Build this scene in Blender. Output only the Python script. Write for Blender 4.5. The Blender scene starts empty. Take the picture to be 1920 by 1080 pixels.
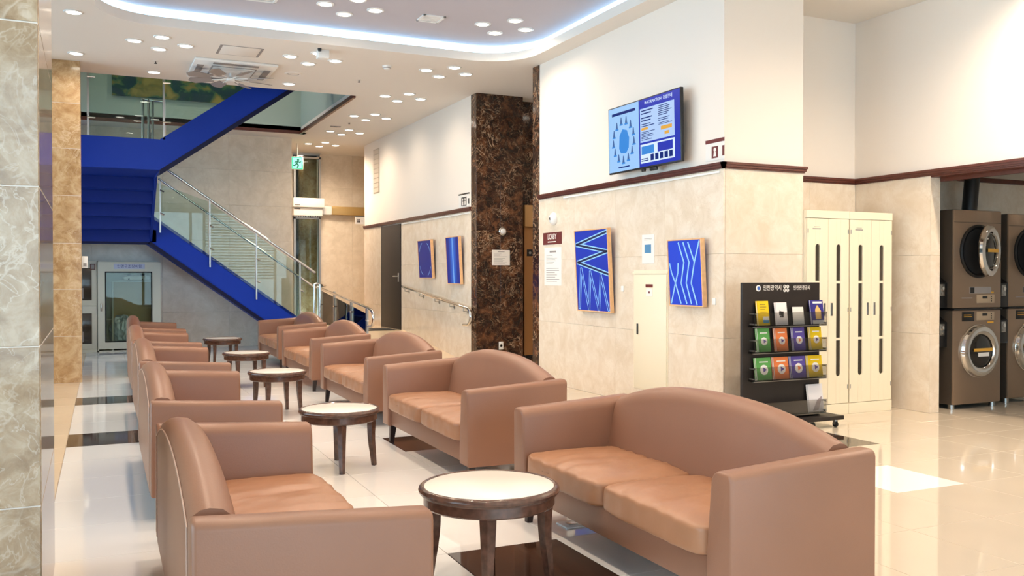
import bpy, bmesh, math, random
from mathutils import Vector, Matrix, noise
random.seed(7)
SC = bpy.context.scene
COL = SC.collection
R = math.radians

def lin(r, g, b):
    f = lambda c: (c/255/12.92 if c/255 <= .04045 else ((c/255+.055)/1.055)**2.4)
    return (f(r), f(g), f(b), 1.0)

# ------------------------------------------------------------------ camera
F_PX = 1690.0
YAW = math.atan(790/F_PX); PIT = math.atan(22/F_PX)
cam_r = Vector((math.cos(YAW), -math.sin(YAW), 0))
cam_f = Vector((math.sin(YAW)*math.cos(PIT), math.cos(YAW)*math.cos(PIT), -math.sin(PIT)))
cam_u = cam_r.cross(cam_f)
cd = bpy.data.cameras.new('camera'); cam = bpy.data.objects.new('camera', cd); COL.objects.link(cam)
cd.sensor_width = 36; cd.lens = 36*F_PX/1920; cd.clip_start = .05; cd.clip_end = 200
m3 = Matrix((cam_r, cam_u, -cam_f)).transposed()
cam.matrix_world = Matrix.Translation((0, 0, 1.3)) @ m3.to_4x4()
SC.camera = cam

# ------------------------------------------------------------------ world, exposure
SC.view_settings.view_transform = 'Standard'; SC.view_settings.look = 'None'
SC.view_settings.gamma = 1.0; SC.view_settings.use_curve_mapping = False
SC.view_settings.exposure = 0.17
wd = bpy.data.worlds.new('daylight'); SC.world = wd; wd.use_nodes = True
bg = wd.node_tree.nodes['Background']; bg.inputs[0].default_value = (.70, .87, 1.0, 1); bg.inputs[1].default_value = 5.2
DL_POWER = 23.0          # each recessed downlight, watts
WARM = (1.0, .80, .60)
SC.cycles.use_denoising = True
SC.cycles.max_bounces = 6; SC.cycles.diffuse_bounces = 3; SC.cycles.glossy_bounces = 3
SC.cycles.use_adaptive_sampling = True; SC.cycles.adaptive_threshold = .12; SC.cycles.transparent_max_bounces = 12; SC.cycles.transmission_bounces = 6
SC.cycles.caustics_reflective = False; SC.cycles.caustics_refractive = False
SC.cycles.sample_clamp_indirect = 4.0
def portal(name, loc, rot, sx, sy):
    l = bpy.data.lights.new(name, 'AREA'); l.shape = 'RECTANGLE'; l.size = sx; l.size_y = sy
    l.cycles.is_portal = True
    o = bpy.data.objects.new(name, l); COL.objects.link(o); o.location = loc; o.rotation_euler = rot
portal('daylight_portal_side', (-1.62, 6.2, 1.95), (0, R(-90), 0), 3.8, 20.6)
portal('daylight_portal_rear', (2.9, -4.95, 1.95), (R(90), 0, 0), 12.0, 3.8)

# ------------------------------------------------------------------ materials
MATS = {}
def new_mat(name):
    m = bpy.data.materials.new(name); m.use_nodes = True; MATS[name] = m
    nt = m.node_tree; return m, nt, nt.nodes['Principled BSDF']
def mat(name, rgb, rough=.5, metal=0., spec=.5, bump=0., bscale=60., var=0., vscale=8., coat=0.):
    m, nt, p = new_mat(name); N, L = nt.nodes, nt.links
    c = lin(*rgb)
    p.inputs['Base Color'].default_value = c; p.inputs['Roughness'].default_value = rough
    p.inputs['Metallic'].default_value = metal; p.inputs['Specular IOR Level'].default_value = spec
    if coat: p.inputs['Coat Weight'].default_value = coat; p.inputs['Coat Roughness'].default_value = .05
    if var:
        g = N.new('ShaderNodeNewGeometry'); n = N.new('ShaderNodeTexNoise'); n.inputs['Scale'].default_value = vscale; n.inputs['Detail'].default_value = 2
        L.new(g.outputs['Position'], n.inputs['Vector'])
        r = N.new('ShaderNodeValToRGB'); r.color_ramp.elements[0].position = .3; r.color_ramp.elements[1].position = .7
        r.color_ramp.elements[0].color = tuple(x*(1-var) for x in c[:3])+(1,); r.color_ramp.elements[1].color = tuple(min(1, x*(1+var)) for x in c[:3])+(1,)
        L.new(n.outputs['Fac'], r.inputs['Fac']); L.new(r.outputs['Color'], p.inputs['Base Color'])
    if bump:
        tc = N.new('ShaderNodeTexCoord'); n = N.new('ShaderNodeTexNoise'); n.inputs['Scale'].default_value = bscale; n.inputs['Detail'].default_value = 3
        L.new(tc.outputs['Object'], n.inputs['Vector'])
        b = N.new('ShaderNodeBump'); b.inputs['Strength'].default_value = bump; b.inputs['Distance'].default_value = .01
        L.new(n.outputs['Fac'], b.inputs['Height']); L.new(b.outputs['Normal'], p.inputs['Normal'])
    return m
def emit(name, rgb, strength, rough=.3):
    m, nt, p = new_mat(name)
    p.inputs['Base Color'].default_value = lin(*[min(255, v*.3) for v in rgb]); p.inputs['Roughness'].default_value = rough
    p.inputs['Emission Color'].default_value = lin(*rgb); p.inputs['Emission Strength'].default_value = strength
    return m
def glass(name, tint=(225, 240, 235), ior=1.5, rough=0.0):
    m = bpy.data.materials.new(name); m.use_nodes = True; MATS[name] = m
    nt = m.node_tree; N, L = nt.nodes, nt.links; N.clear()
    o = N.new('ShaderNodeOutputMaterial'); t = N.new('ShaderNodeBsdfTransparent'); t.inputs[0].default_value = lin(*tint)
    gl = N.new('ShaderNodeBsdfGlossy'); gl.inputs['Roughness'].default_value = rough
    fr = N.new('ShaderNodeFresnel'); fr.inputs['IOR'].default_value = ior
    mx = N.new('ShaderNodeMixShader'); L.new(fr.outputs[0], mx.inputs[0]); L.new(t.outputs[0], mx.inputs[1]); L.new(gl.outputs[0], mx.inputs[2]); L.new(mx.outputs[0], o.inputs[0])
    return m
def marble(name, dark, mid, light, vein, scale=2.5, vein_w=.03, vein_amt=.5, rough=.12, tone=.08, vscale=2.2):
    """cloudy stone with two layers of wandering ridged veins"""
    m, nt, p = new_mat(name); N, L = nt.nodes, nt.links
    g = N.new('ShaderNodeNewGeometry'); oi = N.new('ShaderNodeObjectInfo')
    mul = N.new('ShaderNodeVectorMath'); mul.operation = 'SCALE'; L.new(oi.outputs['Random'], mul.inputs['Scale']); mul.inputs[0].default_value = (9, 17, 13)
    ad = N.new('ShaderNodeVectorMath'); L.new(g.outputs['Position'], ad.inputs[0]); L.new(mul.outputs[0], ad.inputs[1])
    def nz_(sc, det, dist, rgh=.6):
        n = N.new('ShaderNodeTexNoise'); n.inputs['Scale'].default_value = sc; n.inputs['Detail'].default_value = det; n.inputs['Distortion'].default_value = dist; n.inputs['Roughness'].default_value = rgh
        L.new(ad.outputs[0], n.inputs['Vector']); return n.outputs['Fac']
    r = N.new('ShaderNodeValToRGB'); e = r.color_ramp.elements
    e[0].position = .34; e[0].color = lin(*dark); e[1].position = .66; e[1].color = lin(*light)
    k = e.new(.5); k.color = lin(*mid); L.new(nz_(scale, 6, .7, .68), r.inputs['Fac'])
    def vein_(sc, dist, wd):
        a = N.new('ShaderNodeMath'); a.operation = 'SUBTRACT'; L.new(nz_(sc, 4, dist, .55), a.inputs[0]); a.inputs[1].default_value = .5
        b = N.new('ShaderNodeMath'); b.operation = 'ABSOLUTE'; L.new(a.outputs[0], b.inputs[0])
        mr = N.new('ShaderNodeMapRange'); mr.inputs[1].default_value = 0; mr.inputs[2].default_value = wd; mr.inputs[3].default_value = 1; mr.inputs[4].default_value = 0; L.new(b.outputs[0], mr.inputs[0]); return mr.outputs[0]
    mx = N.new('ShaderNodeMath'); mx.operation = 'MAXIMUM'; L.new(vein_(vscale, 1.6, vein_w), mx.inputs[0]); L.new(vein_(vscale*3.1, 1.1, vein_w*.9), mx.inputs[1])
    mk = N.new('ShaderNodeMapRange'); mk.inputs[1].default_value = .42; mk.inputs[2].default_value = .62; mk.inputs[3].default_value = .15; mk.inputs[4].default_value = 1; L.new(nz_(vscale*.8, 3, 0), mk.inputs[0])
    m1 = N.new('ShaderNodeMath'); m1.operation = 'MULTIPLY'; L.new(mx.outputs[0], m1.inputs[0]); L.new(mk.outputs[0], m1.inputs[1])
    m2 = N.new('ShaderNodeMath'); m2.operation = 'MULTIPLY'; L.new(m1.outputs[0], m2.inputs[0]); m2.inputs[1].default_value = vein_amt
    mc = N.new('ShaderNodeMix'); mc.data_type = 'RGBA'; L.new(m2.outputs[0], mc.inputs[0]); L.new(r.outputs['Color'], mc.inputs[6]); mc.inputs[7].default_value = lin(*vein)
    hv = N.new('ShaderNodeHueSaturation'); mr2 = N.new('ShaderNodeMapRange'); mr2.inputs[3].default_value = 1-tone; mr2.inputs[4].default_value = 1+tone
    L.new(oi.outputs['Random'], mr2.inputs[0]); L.new(mr2.outputs[0], hv.inputs['Value']); L.new(mc.outputs[2], hv.inputs['Color'])
    L.new(hv.outputs[0], p.inputs['Base Color']); p.inputs['Roughness'].default_value = rough
    return m

M_PAINT = mat('wall_paint', (242, 231, 219), .75)
M_CEIL = mat('ceiling_paint', (236, 229, 220), .8)
M_COFF = mat('coffer_paint', (190, 186, 194), .8)
M_CREAM = marble('cream_marble', (226, 208, 184), (233, 217, 196), (240, 227, 209), (214, 194, 168), 4.5, .02, .4, .16, .015, 2.4)
M_CREAM2 = marble('grey_cream_marble', (222, 208, 187), (231, 217, 197), (238, 226, 208), (210, 194, 172), 4.5, .02, .35, .2, .02, 2.4)
M_DARK = marble('dark_brown_marble', (26, 13, 8), (56, 32, 20), (112, 72, 46), (206, 172, 138), 7.5, .014, .9, .12, .06, 3.2)
M_PILLAR = marble('beige_brown_marble', (150, 126, 98), (174, 152, 124), (196, 179, 154), (222, 213, 197), 9, .022, .6, .1, .06, 2.4)
M_PILLAR2 = marble('golden_beige_marble', (164, 126, 82), (192, 158, 114), (212, 184, 144), (236, 216, 186), 6, .02, .55, .12, .04, 2.6)
M_TILE = mat('cream_porcelain_tile', (212, 199, 181), .05, var=.03, vscale=1.5)
M_TILEC = mat('white_porcelain_tile', (238, 236, 233), .05, var=.02, vscale=1.5)
M_TILEW = mat('bright_white_tile', (247, 246, 244), .05)
M_TILEB = mat('beige_tile', (230, 208, 180), .06, var=.04, vscale=1.5)
M_TILED = marble('dark_brown_tile', (40, 26, 20), (56, 37, 28), (70, 48, 36), (80, 58, 44), 5, .02, .2, .06, .05, 3)
M_GROUT = mat('grout', (188, 172, 154), .8)
M_TRIM = mat('brown_trim', (92, 46, 34), .35, var=.12, vscale=20)
M_WHITE = mat('white_plastic', (240, 238, 234), .4)
M_BLACK = mat('black_plastic', (18, 17, 18), .4)
M_STEEL = mat('steel', (176, 174, 170), .3, 1.0)
M_CHROME = mat('chrome', (225, 222, 218), .08, 1.0)
M_DARKSTEEL = mat('dark_bronze_steel', (110, 96, 84), .34, .75)
M_BRONZE = mat('bronze_panel', (176, 128, 82), .32, .35)
M_DOOR = mat('dark_door', (34, 25, 20), .6)
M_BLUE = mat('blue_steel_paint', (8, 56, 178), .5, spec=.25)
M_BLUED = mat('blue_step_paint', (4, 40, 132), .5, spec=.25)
M_LEATHER = mat('tan_leather', (141, 100, 78), .38, spec=.45, bump=.06, bscale=220, var=.05, vscale=3)
M_SEAT = mat('tan_seat_leather', (164, 117, 86), .36, spec=.5, bump=.2, bscale=12, var=.05, vscale=5)
M_PIPE = mat('worn_highlight_piping', (180, 148, 130), .45)  # pale tone paints a highlight along the worn seam
M_LEG = mat('dark_leg', (44, 28, 24), .35)
M_WALNUT = mat('walnut_wood', (86, 58, 46), .26, var=.3, vscale=30, coat=.3)
M_TOP = mat('cream_table_top', (236, 230, 220), .25)
M_PINE = mat('pale_wood_frame', (232, 184, 134), .5, var=.08, vscale=25)
M_ART = mat('blue_canvas', (16, 48, 178), .5)
M_ART2 = mat('dark_blue_canvas', (14, 34, 140), .5)
M_ARTL = mat('pale_blue_line', (150, 205, 255), .6)
M_CABIN = mat('cream_steel', (242, 229, 202), .4)
M_CABGLASS = mat('dark_cabinet_window', (62, 54, 44), .12)
M_RESC = mat('pale_green_cream_steel', (214, 212, 196), .4)
M_MAROON = mat('maroon_sign', (108, 42, 38), .4)
M_PAPER = mat('paper', (240, 234, 226), .6)
M_INK = mat('ink', (60, 52, 50), .7)
M_GREYINK = mat('grey_print', (150, 142, 138), .7)
M_GLASS = glass('clear_glass', (235, 242, 238), 1.3)
M_GLASSG = glass('green_tinted_glass', (234, 243, 238), 1.42)
M_GLASSW = glass('window_glass', (240, 246, 248), 1.45)
M_ACRYL = glass('clear_acrylic', (232, 232, 232), 1.4)
M_GREENLIT = mat('green_lit_upper_wall', (172, 192, 186), .7)  # greenish cast of light and glass put into the wall colour
M_LENS = emit('downlight_lens', (255, 246, 230), 14.0)
M_COVE = emit('cove_light_strip', (190, 226, 255), 2.3)
M_RUBBER = mat('rubber', (30, 28, 28), .7)
M_SILVERBAG = mat('silver_foil', (196, 206, 214), .32, .35, bump=1.0, bscale=14)

# ------------------------------------------------------------------ mesh helpers
OFF = {}
class B:
    def __init__(s): s.bm = bmesh.new(); s.stuff = False
    def _merge(s, t):
        me = bpy.data.meshes.new('tmp'); t.to_mesh(me); t.free(); s.bm.from_mesh(me); bpy.data.meshes.remove(me)
    def box(s, x0, y0, z0, x1, y1, z1, bev=0., seg=2, mtx=None):
        t = bmesh.new(); bmesh.ops.create_cube(t, size=1)
        a = Vector((min(x0, x1), min(y0, y1), min(z0, z1))); b = Vector((max(x0, x1), max(y0, y1), max(z0, z1)))
        for v in t.verts: v.co = Vector([(a[i]+b[i])/2 + v.co[i]*(b[i]-a[i]) for i in range(3)])
        if bev: bmesh.ops.bevel(t, geom=list(t.edges), offset=min(bev, .49*min(b-a)), segments=seg, profile=.5, affect='EDGES')
        if mtx is not None: t.transform(mtx)
        s._merge(t); return s
    def prism(s, pts, axis, a, b, bev=0., seg=2, mtx=None):
        """extrude 2D polygon; axis 'x': pts=(y,z); 'y': pts=(x,z); 'z': pts=(x,y)"""
        t = bmesh.new()
        def P(p, w): return {'x': (w, p[0], p[1]), 'y': (p[0], w, p[1]), 'z': (p[0], p[1], w)}[axis]
        va = [t.verts.new(P(p, a)) for p in pts]; vb = [t.verts.new(P(p, b)) for p in pts]; n = len(pts)
        t.faces.new(va); t.faces.new(vb[::-1])
        for i in range(n): t.faces.new((va[i], vb[i], vb[(i+1) % n], va[(i+1) % n]))
        bmesh.ops.recalc_face_normals(t, faces=t.faces)
        if bev:
            ed = [e for e in t.edges if (e.verts[0] in va) == (e.verts[1] in va)]
            bmesh.ops.bevel(t, geom=ed, offset=bev, segments=seg, profile=.5, affect='EDGES')
        if mtx is not None: t.transform(mtx)
        s._merge(t); return s
    def tube(s, path, r, seg=10, closed=False, cap=True, sq=False):
        pts = [Vector(p) for p in path]; n = len(pts); rings = []
        rs = r if isinstance(r, (list, tuple)) else [r]*n
        up = None
        for i in range(n):
            if closed: d = pts[(i+1) % n]-pts[i-1]
            else: d = pts[min(i+1, n-1)]-pts[max(i-1, 0)]
            d.normalize()
            if up is None:
                up = Vector((0, 0, 1)) if abs(d.z) < .9 else Vector((0, 1, 0))
            a = d.cross(up); a.normalize(); b = a.cross(d); b.normalize(); up = b
            rings.append([s.bm.verts.new(pts[i]+rs[i]*(a*math.cos(2*math.pi*k/seg+(math.pi/4 if sq else 0))+b*math.sin(2*math.pi*k/seg+(math.pi/4 if sq else 0)))) for k in range(seg)])
        for i in range(n if closed else n-1):
            A, Bq = rings[i], rings[(i+1) % n]
            for k in range(seg): s.bm.faces.new((A[k], A[(k+1) % seg], Bq[(k+1) % seg], Bq[k]))
        if cap and not closed: s.bm.faces.new(rings[0][::-1]); s.bm.faces.new(rings[-1])
        return s
    def cyl(s, p0, p1, r, seg=16, r1=None):
        return s.tube([p0, p1], [r, r if r1 is None else r1], seg)
    def lathe(s, prof, seg=32, c=(0, 0, 0), axis='z', mtx=None):
        t = bmesh.new(); rings = []
        for (r, h) in prof:
            if r < 1e-6: rings.append([t.verts.new((0, 0, h))])
            else: rings.append([t.verts.new((r*math.cos(2*math.pi*k/seg), r*math.sin(2*math.pi*k/seg), h)) for k in range(seg)])
        for A, Q in zip(rings, rings[1:]):
            for k in range(seg):
                k2 = (k+1) % seg
                if len(A) == 1 and len(Q) == 1: continue
                if len(A) == 1: t.faces.new((A[0], Q[k2], Q[k]))
                elif len(Q) == 1: t.faces.new((A[k], A[k2], Q[0]))
                else: t.faces.new((A[k], A[k2], Q[k2], Q[k]))
        bmesh.ops.recalc_face_normals(t, faces=t.faces)
        if axis == 'y': t.transform(Matrix.Rotation(R(90), 4, 'X'))      # lathe axis -> -Y
        if axis == 'x': t.transform(Matrix.Rotation(R(-90), 4, 'Y'))     # lathe axis -> -X
        t.transform(Matrix.Translation(c))
        if mtx is not None: t.transform(mtx)
        s._merge(t); return s
    def quad(s, *p):
        s.bm.faces.new([s.bm.verts.new(q) for q in p]); return s
    def build(s, name, m, parent=None, smooth=True, local=False):
        off = OFF.get(parent.name, Vector((0, 0, 0))) if parent is not None else Vector((0, 0, 0))
        if off.length and not local: bmesh.ops.translate(s.bm, verts=s.bm.verts, vec=-off)
        me = bpy.data.meshes.new(name); s.bm.to_mesh(me); s.bm.free(); me.materials.append(m)
        if smooth: me.shade_smooth(); me.set_sharp_from_angle(angle=R(38))
        o = mesh_obj(name, me, parent)
        if s.stuff: o['kind'] = 'stuff'
        return o
def mesh_obj(name, me, parent=None):
    o = bpy.data.objects.new(name, me); COL.objects.link(o)
    if parent is not None:
        o.parent = parent; OFF[o.name] = OFF.get(parent.name, Vector((0, 0, 0)))
    return o
def tag(o, label, cat, group=None):
    o['label'] = label; o['category'] = cat
    if group: o['group'] = group
    return o
def thing(name, label, cat, loc=(0, 0, 0), group=None, matrix=None):
    o = bpy.data.objects.new(name, None); COL.objects.link(o); o.empty_display_size = .1
    if matrix is not None: o.matrix_world = matrix; OFF[o.name] = Vector((0, 0, 0))
    else: o.location = loc; OFF[o.name] = Vector(loc)
    return tag(o, label, cat, group)
def struct(name, label=None, loc=(0, 0, 0)):
    o = bpy.data.objects.new(name, None); COL.objects.link(o); o.location = loc; OFF[o.name] = Vector(loc)
    o['kind'] = 'structure'; o['category'] = name.split('_')[0]
    if label: o['label'] = label
    return o
def sbuild(b, name, m, label=None, smooth=False, parent=None):
    o = b.build(name, m, parent, smooth)
    if parent is None:
        o['kind'] = 'structure'; o['category'] = name.split('_')[0]
        if label: o['label'] = label
    return o
def copy_tree(o, parent=None):
    c = o.copy(); COL.objects.link(c)
    if parent is not None: c.parent = parent
    for ch in list(o.children): copy_tree(ch, c)
    return c
def wallX(X, y, z, lean=0.):
    """frame on a wall that faces -X: u right (-Y), v up, n out (-X)"""
    m = Matrix(((0, 0, -1, X), (-1, 0, 0, y), (0, 1, 0, z), (0, 0, 0, 1)))
    return m @ Matrix.Rotation(lean, 4, 'X')
def wallY(Y, x, z, lean=0.):
    m = Matrix(((1, 0, 0, x), (0, 0, -1, Y), (0, 1, 0, z), (0, 0, 0, 1)))
    return m @ Matrix.Rotation(lean, 4, 'X')
def rect(b, u0, v0, u1, v1, n0, n1, bev=0.): return b.box(u0, v0, n0, u1, v1, n1, bev)
def text(body, size, m, parent, u=0., v=0., n=.001, align='CENTER', name='lettering', depth=.0006, xs=1.0):
    cu = bpy.data.curves.new('t', 'FONT'); cu.body = body; cu.size = size; cu.align_x = align; cu.align_y = 'CENTER'; cu.extrude = depth; cu.resolution_u = 2
    o = bpy.data.objects.new('t', cu); COL.objects.link(o)
    dg = bpy.context.evaluated_depsgraph_get(); dg.update()
    me = bpy.data.meshes.new_from_object(o.evaluated_get(dg)); bpy.data.objects.remove(o); bpy.data.curves.remove(cu)
    me.transform(Matrix.Translation((u, v, n)) @ Matrix.Diagonal((xs, 1, 1, 1))); me.materials.clear(); me.materials.append(m)
    o = mesh_obj(name, me, parent); o['kind'] = 'stuff'; return o
def bars(b, u0, u1, v0, v1, rows, n, frac=.45, ragged=.35, rng=random):
    h = (v1-v0)/rows
    for i in range(rows):
        w = (u1-u0)*(1-ragged*rng.random()); y = v1-(i+.5)*h
        b.box(u0, y-h*frac/2, n, u0+w, y+h*frac/2, n+.0006)
    b.stuff = True
    return b
def stroke(b, pts, w, n0, n1):
    """flat poly-line of width w in the (u,v) plane"""
    for (a, c) in zip(pts, pts[1:]):
        a = Vector(a); c = Vector(c); d = c-a; L = d.length; ang = math.atan2(d.y, d.x)
        mtx = Matrix.Translation((a.x, a.y, 0)) @ Matrix.Rotation(ang, 4, 'Z')
        b.box(-w*.4, -w/2, n0, L+w*.4, w/2, n1, mtx=mtx)
    return b
# ================================================================== STRUCTURE
CZ = 3.92
# ---- floor: slab + single tiles (rotated by a hair, like the laid grid)
floor = struct('floor', 'polished white porcelain tile floor of the lobby')
B().box(-3.4, -5.2, -.2, 11.2, 19.6, -.006).build('slab', M_GROUT, floor, False)
TX, TY, GA = .575, .61, -.011
def tile_mesh(m, nm):
    t = bmesh.new(); bmesh.ops.create_cube(t, size=1)
    for v in t.verts: v.co = Vector((v.co.x*(TX-.003), v.co.y*(TY-.003), (v.co.z-.5)*.012))
    bmesh.ops.bevel(t, geom=[e for e in t.edges if all(v.co.z > -.001 for v in e.verts)], offset=.0012, segments=1, affect='EDGES')
    me = bpy.data.meshes.new(nm); t.to_mesh(me); t.free(); me.materials.append(m); return me
TM = {k: tile_mesh(m, 'tile_'+k) for k, m in dict(white=M_TILEC, cream=M_TILE, bright=M_TILEW, beige=M_TILEB, dark=M_TILED).items()}
rotg = Matrix.Rotation(GA, 4, 'Z')
def tile_pos(i, j):
    p = rotg @ Vector(((i+.5)*TX, (j+.5)*TY, 0)); return Vector((2.075+p.x, 3.325+p.y, 0))
DARK = {(-1, 0), (0, 5), (-4, 7), (-4, 11), (5, 3)}
tiles = []
for i in range(-10, 16):
    for j in range(-14, 27):
        p = tile_pos(i, j)
        if not (-2.0 < p.x < 11.0 and -5.0 < p.y < 19.4): continue
        kind = 'dark' if (i, j) in DARK else 'bright' if (i, j) == (4, 1) else 'beige' if i <= -5 else 'white' if i <= 0 else 'cream'
        v = p-Vector((0, 0, 1.3)); d = v.dot(cam_f)
        seen = d > 1.5 and abs(v.dot(cam_r)/d) < .62 and not (p.x > 5.1 and 6.5 < p.y) and not (p.x > 3.5 and p.y > 15.4)
        tiles.append((not seen, v.length, kind, p))
tiles.sort(key=lambda q: (q[0], q[1]))
rest = {}
for k, (uns, dist, kind, p) in enumerate(tiles):
    if k < 300 and not uns:
        o = mesh_obj('tile', TM[kind], floor); o.location = p; o.rotation_euler = (0, 0, GA)
    else: rest.setdefault(kind, []).append(p)
for kind, ps in rest.items():
    bm = bmesh.new()
    for p in ps:
        n0 = len(bm.verts); bm.from_mesh(TM[kind]); bm.verts.ensure_lookup_table()
        bmesh.ops.transform(bm, matrix=Matrix.Translation(p) @ rotg, verts=bm.verts[n0:])
    me = bpy.data.meshes.new('tiles_'+kind); bm.to_mesh(me); bm.free(); me.materials.append(TM[kind].materials[0])
    o = mesh_obj('tile_field', me, floor); o['kind'] = 'stuff'

# ---- ceiling with the rounded coffer and the stair opening
HX0, HX1, HY0, HY1, HR = .05, 4.80, 1.5, 10.15, .62
b = B()
b.box(-3.4, -5.2, CZ, 9.6, HY0, CZ+.1).box(-3.4, HY0, CZ, HX0, HY1, CZ+.1).box(HX1, HY0, CZ, 9.6, HY1, CZ+.1)
b.box(-3.4, HY1, CZ, 9.6, 12.85, CZ+.1).box(-3.4, 12.85, CZ, -1.5, 16.55, CZ+.1).box(3.49, 12.85, CZ, 9.6, 16.55, CZ+.1).box(-3.4, 16.55, CZ, 9.6, 19.6, CZ+.1)
def corner_fill(cx, cy, sx, sy, r, n=14):
    pts = [(cx, cy)]+[(cx-sx*r+sx*r*math.cos(a), cy-sy*r+sy*r*math.sin(a)) for a in [R(90)*k/n for k in range(n+1)]]
    return pts
for (cx, sx) in ((HX0, -1), (HX1, 1)):
    for (cy, sy) in ((HY0, -1), (HY1, 1)): b.prism(corner_fill(cx, cy, sx, sy, HR), 'z', CZ, CZ+.1)
sbuild(b, 'ceiling', M_CEIL, 'pale cream plaster ceiling with rounded coffer opening')
sbuild(B().box(-.3, 1.2, 4.15, 5.2, 10.5, 4.25), 'ceiling_coffer', M_COFF, 'raised grey-white coffer ceiling panel inside the rounded recess')
def rrect(x0, x1, y0, y1, r, n=12):
    p = []
    for (cx, cy, a0) in ((x1-r, y1-r, 0), (x0+r, y1-r, 90), (x0+r, y0+r, 180), (x1-r, y0+r, 270)):
        p += [(cx+r*math.cos(R(a0+90*k/n)), cy+r*math.sin(R(a0+90*k/n))) for k in range(n+1)]
    return p
def ringwall(b, path, z0, z1, th):
    c = Vector((sum(p[0] for p in path)/len(path), sum(p[1] for p in path)/len(path)))
    n = len(path); rows = []
    for i, p in enumerate(path):
        a = Vector(path[i-1]); q = Vector(path[(i+1) % n]); t = (q-a).normalized(); nn = Vector((t.y, -t.x))
        o = Vector(p)+nn*th
        rows.append([b.bm.verts.new((p[0], p[1], z0)), b.bm.verts.new((p[0], p[1], z1)), b.bm.verts.new((o.x, o.y, z1)), b.bm.verts.new((o.x, o.y, z0))])
    for i in range(n):
        A, Q = rows[i], rows[(i+1) % n]
        for k in range(4): b.bm.faces.new((A[k], Q[k], Q[(k+1) % 4], A[(k+1) % 4]))
    bmesh.ops.recalc_face_normals(b.bm, faces=b.bm.faces); return b
cw = .13
tag(ringwall(B(), rrect(HX0-cw, HX1+cw, HY0-cw, HY1+cw, HR+cw), CZ+.102, CZ+.222, .02).build('cove_light_strip', M_COVE), 'glowing blue-white light strip around the rounded ceiling coffer', 'light strip')

# ---- cladding helper: single stone panels on a wall face
def clad(parent, plane, at, a0, a1, z0, z1, na, nz, m, th=.018, gap=.0014, zs=None, name='panel', holes=(), stag=False):
    """plane 'x-' face looks to -X at X=at (panel outside face = at); 'y-' face looks to -Y; 'x+' to +X"""
    zs = zs or [z0+(z1-z0)*k/nz for k in range(nz+1)]
    for k in range(len(zs)-1):
        for i in range(na):
            p0 = a0+(a1-a0)*i/na+gap/2; p1 = a0+(a1-a0)*(i+1)/na-gap/2; q0 = zs[k]+gap/2; q1 = zs[k+1]-gap/2
            if any(h[0] < (p0+p1)/2 < h[1] and h[2] < (q0+q1)/2 < h[3] for h in holes): continue
            bb = B()
            if plane == 'x-': bb.box(at, p0, q0, at+th, p1, q1, .0015, 1)
            elif plane == 'x+': bb.box(at-th, p0, q0, at, p1, q1, .0015, 1)
            else: bb.box(p0, at, q0, p1, at+th, q1, .0015, 1)
            bb.build(name, m, parent, False)
WZ = 2.25     # height of the stone wainscot
# ---- right wall block with the television
w = struct('wall_right', 'cream wall block with television above a marble wainscot')
B().box(5.068, 6.423, 0, 5.95, 10.19, CZ).build('body', M_PAINT, w, False)
B().box(5.058, 6.413, WZ, 5.96, 10.01, CZ).build('plaster', M_PAINT, w, False)
clad(w, 'x-', 5.05, 6.405, 10.01, 0, WZ, 4, 3, M_CREAM)
clad(w, 'y-', 6.405, 5.07, 5.96, 0, WZ, 1, 3, M_CREAM)
clad(w, 'x-', 5.05, 10.012, 10.19, 0, CZ, 1, 5, M_DARK)
def trim(n, b, label): return sbuild(b, 'trim_%d' % n, M_TRIM, label, False)
def railX(b, X, y0, y1, z=2.255, mit0=0, mit1=0):
    for (d, za, zb) in ((.030, .030, .052), (.022, .008, .030), (.012, -.006, .008)):
        b.box(X-d, y0-mit0*d, z+za, X+.01, y1+mit1*d, z+zb)
    return b
def railY(b, Y, x0, x1, z=2.255, m0=0, m1=0):
    for (d, za, zb) in ((.030, .030, .052), (.022, .008, .030), (.012, -.006, .008)):
        b.box(x0-m0*d, Y-d, z+za, x1+m1*d, Y+.01, z+zb)
    return b
b = railX(B(), 5.05, 6.405, 10.01, mit0=1); railY(b, 6.405, 5.05, 5.96, m0=1, m1=1); trim(1, b, 'dark brown moulding around the television wall above the marble')
sbuild(B().box(5.036, 6.45, 2.215, 5.05, 9.35, 2.232), 'trim_2', M_WHITE, 'thin white picture rail under the brown moulding of the television wall')
# ---- recess with the lockers, laundry opening
w = struct('wall_recess', 'cream wall of the recess behind the steel lockers')
B().box(5.96, 6.998, 0, 7.35, 7.2, CZ).build('body', M_PAINT, w, False)
clad(w, 'y-', 6.98, 5.962, 7.2, 0, WZ, 2, 3, M_CREAM)
trim(3, railY(B(), 6.985, 5.96, 7.2), 'dark brown moulding on the recess wall above the lockers')
w = struct('wall_laundry', 'cream wall over the wide laundry opening')
B().box(7.218, 6.073, 0, 7.315, 7.0, CZ).box(7.205, -5.2, 2.27, 7.33, 6.998, CZ).box(7.2, -5.2, 0, 7.33, 1.0, 2.27).build('body', M_PAINT, w, False)
clad(w, 'x-', 7.2, 6.055, 6.98, 0, WZ, 1, 3, M_CREAM)
clad(w, 'y-', 6.055, 7.2, 7.33, 0, WZ, 1, 3, M_CREAM)
trim(4, railX(B(), 7.2, -5.2, 6.98), 'dark brown moulding running over the laundry opening')
trim(5, B().box(7.2, 1.0, 2.235, 7.36, 6.055, 2.27).box(7.33, 1.0, 2.2, 7.37, 6.055, 2.27), 'dark brown lintel edge of the laundry opening')
w = struct('wall_laundry_back', 'dim marble back wall of the laundry room')
B().box(7.33, 6.968, 0, 11.2, 7.1, 2.6).build('body', M_PAINT, w, False)
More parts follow.
